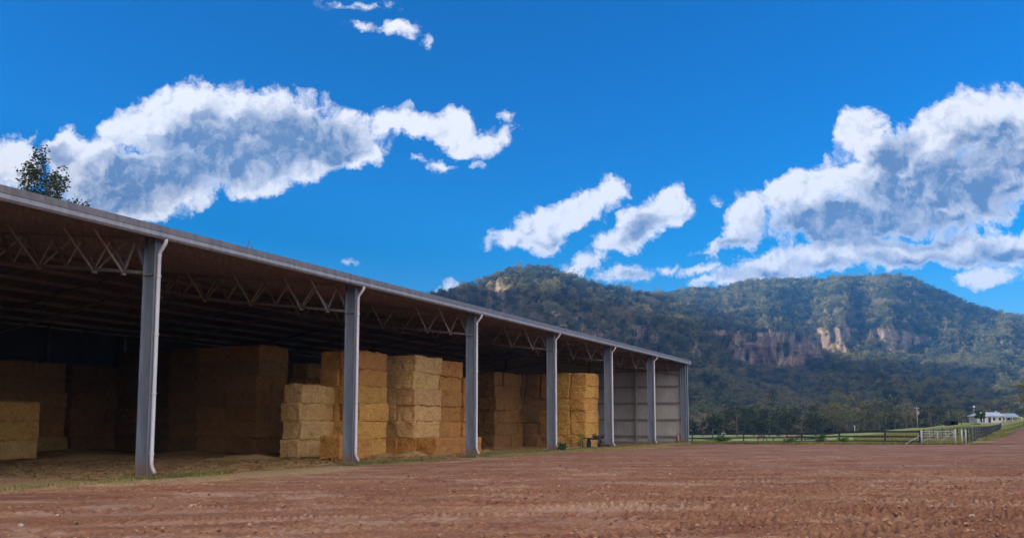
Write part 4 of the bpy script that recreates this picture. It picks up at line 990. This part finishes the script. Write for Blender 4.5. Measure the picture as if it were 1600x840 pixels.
# ------------------------------------------------------------------ grass and weeds
def f_grass(q, b):
    v_ = q.n('ShaderNodeAttribute', attribute_name='tone').outputs['Fac']
    q.l.new(q.mix(v_, (.045,.085,.018), (.34,.27,.11)), b.inputs['Base Color'])
M_grass = mat('grass_blades', f_grass, rough=.7, spec=.2)
def blades(name, X_, Y_, Z_, h_, tone, label, w_=.008, lean=.5, kind='stuff', cat='grass'):
    n = len(X_); a = RNG.random(n)*6.28; l = RNG.random(n)*lean
    b = np.stack([X_, Y_, Z_-.02], -1); s = np.stack([np.cos(a+1.57), np.sin(a+1.57), 0*a], -1)*w_
    m = b+np.stack([np.cos(a)*h_*l*.35, np.sin(a)*h_*l*.35, h_*.6], -1); t = b+np.stack([np.cos(a)*h_*l, np.sin(a)*h_*l, h_*(1-.3*l)], -1)
    v_ = np.stack([b-s, b+s, m+s*.8, m-s*.8, t+s*.15, t-s*.15], 1).reshape(-1, 3); k = np.arange(n)[:, None]*6
    q_ = np.concatenate([k+[0,1,2,3], k+[3,2,4,5]]); o = np_mesh(name, v_, q_, M_grass, True); vattr(o, 'tone', np.repeat(tone, 6))
    if kind: tag(o, kind=kind)
    tag(o, label, cat); return o
# along the column line
def along_front(n, pats):
    U_ = []; V_ = []; 
    for (u0_, u1_, vc, vw, d_) in pats:
        k = int(n*d_); U_.append(u0_+(u1_-u0_)*RNG.random(k)); V_.append(vc+RNG.normal(size=k)*vw)
    U_, V_ = np.concatenate(U_), np.concatenate(V_); keep = (fbm(U_/.8, V_/.35, 0., 3, 77)+.08+.3*RNG.random(len(U_))) > 0; return U_[keep], V_[keep]
U_, V_ = along_front(1000, [(-1.8,2.9,-.75,.16,6),(.3,2.7,-.75,.13,7),(9.2,16.5,-.55,.22,9),(10.5,14,-.5,.16,5),(19,31,-.7,.35,14),(21,27,-.4,.3,8),(29,41,-1.2,.5,16),(31,38,-.5,.3,8),(40,52,-.9,.5,12),(50,61,-.6,.4,12),(-6,-1.5,-1.2,.3,3)])
X_ = X0+U_*du[0]+V_*dv[0]; Y_ = Y0+U_*du[1]+V_*dv[1]; n = len(X_)
blades('grass', X_, Y_, np.zeros(n), .05+.11*RNG.random(n)**1.5+.04*(U_ > 18), np.clip(.18+.5*RNG.random(n)**2+.45*(V_ < -1.0), 0, 1), 'strips of short green grass along the foot of the columns', .008)
# verge along the fence and on the rise
n = 60000; px_ = 1078+(1640-1078)*RNG.random(n); Zb = np.where(px_ < 1500, 78-(px_-1077)/360*4.5, 73.5+(px_-1500)*.06); Z_ = Zb+RNG.exponential(3.5, n)-.6
X_ = (px_-800)*Z_/1300; keep = ((px_ < 1512) | (Z_ > 82)) & (fbm(X_/1.5, Z_/1.5, 0., 3, 13)+.35+.4*RNG.random(n) > 0) & ~((X_ > 43.5) & (Z_ < 86)); X_, Y_ = X_[keep], Z_[keep]; n = len(X_)
blades('grass', X_, Y_, GH(X_, Y_), .10+.22*RNG.random(n)**1.6, np.clip(.1+.8*RNG.random(n)*np.clip(.7+fbm(X_/4, Y_/4, 0., 2, 3), 0, 1.3), 0, 1), 'yellow-green grass verge along the fence line', .016)
n = 70000; Z_ = 84+150*RNG.random(n)**1.5; px_ = 1330+330*RNG.random(n); X_ = (px_-800)*Z_/1300; rc = np.interp(Z_, [84,106,138,172,205], [54,68,89,116,150]); keep = (np.abs(X_-rc) > 5.8) & (fbm(X_/3, Z_/3, 0., 3, 15)+.1+.5*RNG.random(n) > 0); X_, Y_ = X_[keep], Z_[keep]; n = len(X_)
blades('grass', X_, Y_, GH(X_, Y_)-.02, .15+.3*RNG.random(n)**1.6, np.clip(.12+.55*RNG.random(n)+.4*fbm(X_/12, Y_/12, 0., 2, 5), 0, 1), 'long tufted pasture grass on the rise at the right', .03)
# weeds
M_weed = mat('weed_leaves', f_leaf((.03,.075,.02),(.05,.11,.03),(.08,.14,.035)), rough=.6)
M_weedy = mat('yellow_weed_leaves', f_leaf((.12,.14,.025),(.2,.21,.04),(.26,.24,.06)), rough=.6)
def weed(name, loc, H, Wd, seed, mt, label, n=600, ls=.05):
    rng = np.random.default_rng(seed); root = empty(name, loc); t = MB(); cs = []; rs = []
    for j in range(9):
        a = j*2.4; r = Wd*.4*rng.random(); e = (math.cos(a)*r, math.sin(a)*r, H*(.55+.4*rng.random())); t.tube([(0,0,-.03),(e[0]*.4,e[1]*.4,e[2]*.6),e], [.012,.009,.004], 4)
        cs += [e, (e[0]*.7,e[1]*.7,e[2]*.6)]; rs += [Wd*.17, Wd*.2]
    t.build('stem', mt, root); v_, q_ = leaf_cloud(cs, rs, n, ls, rng, .9); np_mesh('leaves', v_, q_, mt, False).parent = root; tag(root, label, 'weed'); return root
weed('weed', UVW(29.6, -1.0), .55, .95, 1, M_weed, 'bushy dark green weed at the foot of the fourth column')
weed('weed', UVW(33.6, -.6), 1.15, .7, 2, M_weedy, 'tall yellow-green weed beside the black implement', 380, .045)
for i, (px, Z, H, lb) in enumerate([(1125,80,.7,'green weed on the verge below the bent standpipe'),(1281,75.5,.95,'largest green weed clump on the verge behind the yard'),(1316,76,.6,'low green weed clump left of the last fence posts'),(1232,76.5,.5,'small green weed below the chestnut horse')]):
    weed('weed', on(px, Z), H, 1.5, 10+i, M_weed, lb, 500, .07)

# stones and clods on the yard
M_stone = mat('pale_stone', f_metal((.34,.27,.23),(.5,.42,.37)), rough=.9)
def rock(x, y, s, seed, label):
    bm = bmesh.new(); bmesh.ops.create_icosphere(bm, subdivisions=2, radius=s); rng = np.random.default_rng(seed)
    for v_ in bm.verts: v_.co *= 1+.22*rng.normal(); v_.co.z *= .55
    me = bpy.data.meshes.new('stone'); bm.to_mesh(me); bm.free(); me.materials.append(M_stone); o = bpy.data.objects.new('stone', me); COL.objects.link(o); o.location = (x, y, s*.25); tag(o, label, 'stone')
def gpt(px, py): r = ray(px, py); k = -EYE/r[2]; return r[0]*k, r[1]*k
for i, (px, py, s, lb) in enumerate([(302,792,.075,'pale pinkish stone on the dirt right of the first column'),(32,821,.05,'small white stone on smooth dirt at the lower left'),(90,805,.035,'flat white stone flake right of the small white stone'),(285,771,.04,'tiny white stone just below the green grass strip'),(1520,808,.07,'pale stone on churned dirt at the lower right')]):
    x, y = gpt(px, py); rock(x, y, s, i, lb)

# crumbs of dry clay and grit strewn over the churned dirt
M_clod = mat('dry_clay_crumbs', lambda q, b: q.l.new(q.mix(q.ss(q.noise(q.n('ShaderNodeTexCoord').outputs['Object'], 3., 3, .8).outputs[0], .35, .65), (.17,.07,.04), (.42,.25,.16)), b.inputs['Base Color']), rough=.95, spec=.1)
n = 15000; yy = 10.5+34*RNG.random(n)**1.5; xx = (RNG.random(n)*1.5-.70)*yy; uu, vv = to_uv(xx, yy)
keep = (vv < -.9) & (fbm(xx/1.6, yy/1.1, 0., 3, 55)+.30*np.clip(xx/6, -1, 1)+.5*RNG.random(n) > .12); xx, yy = xx[keep], yy[keep]; n = len(xx)
yc = np.array([v_.co[:] for v_ in yard.data.vertices]) if False else None
co = np.empty(len(yard.data.vertices)*3, np.float32); yard.data.vertices.foreach_get('co', co); co = co.reshape(len(rr_y), len(az_y), 3)
ia = np.clip(np.searchsorted(az_y, np.degrees(np.arctan2(xx, yy))), 0, len(az_y)-1); ir = np.clip(np.searchsorted(rr_y, np.hypot(xx, yy)), 0, len(rr_y)-1); zz = co[ir, ia, 2]
bm = bmesh.new(); bmesh.ops.create_icosphere(bm, subdivisions=1, radius=1); iv = np.array([v_.co[:] for v_ in bm.verts]); fi = np.array([[v_.index for v_ in f.verts] for f in bm.faces]); bm.free()
sz = (.010+.032*RNG.random(n)**3)[:, None, None]; jit_ = 1+.35*RNG.normal(size=(n, len(iv), 1)).clip(-1.2, 1.2)
v_ = iv[None]*jit_*sz*np.array([1.2, 1., .7])+np.stack([xx, yy, zz+.006], -1)[:, None]
cl = np_mesh('clay_crumbs', v_.reshape(-1, 3), (fi[None]+(np.arange(n)*len(iv))[:, None, None]).reshape(-1, 3), M_clod, False)
tag(cl, 'scattered crumbs of dry red clay and grit on the churned yard', 'dirt clods', kind='stuff')

# ------------------------------------------------------------------ haze
M_haze = bpy.data.materials.new('haze_air'); M_haze.use_nodes = True; t = M_haze.node_tree; t.nodes.clear(); q = NT(t)
pv = q.n('ShaderNodeVolumePrincipled', {'Color': (.06,.36,1.,1), 'Density': .00019, 'Anisotropy': .1}); o_ = q.n('ShaderNodeOutputMaterial'); q.l.new(pv.outputs[0], o_.inputs['Volume'])
hzb = MB().box(-9500, 9500, -9500, 9500, -30, 460).build('haze', M_haze); tag(hzb, 'thin blue valley haze between the yard and the mountains', 'haze', kind='stuff')
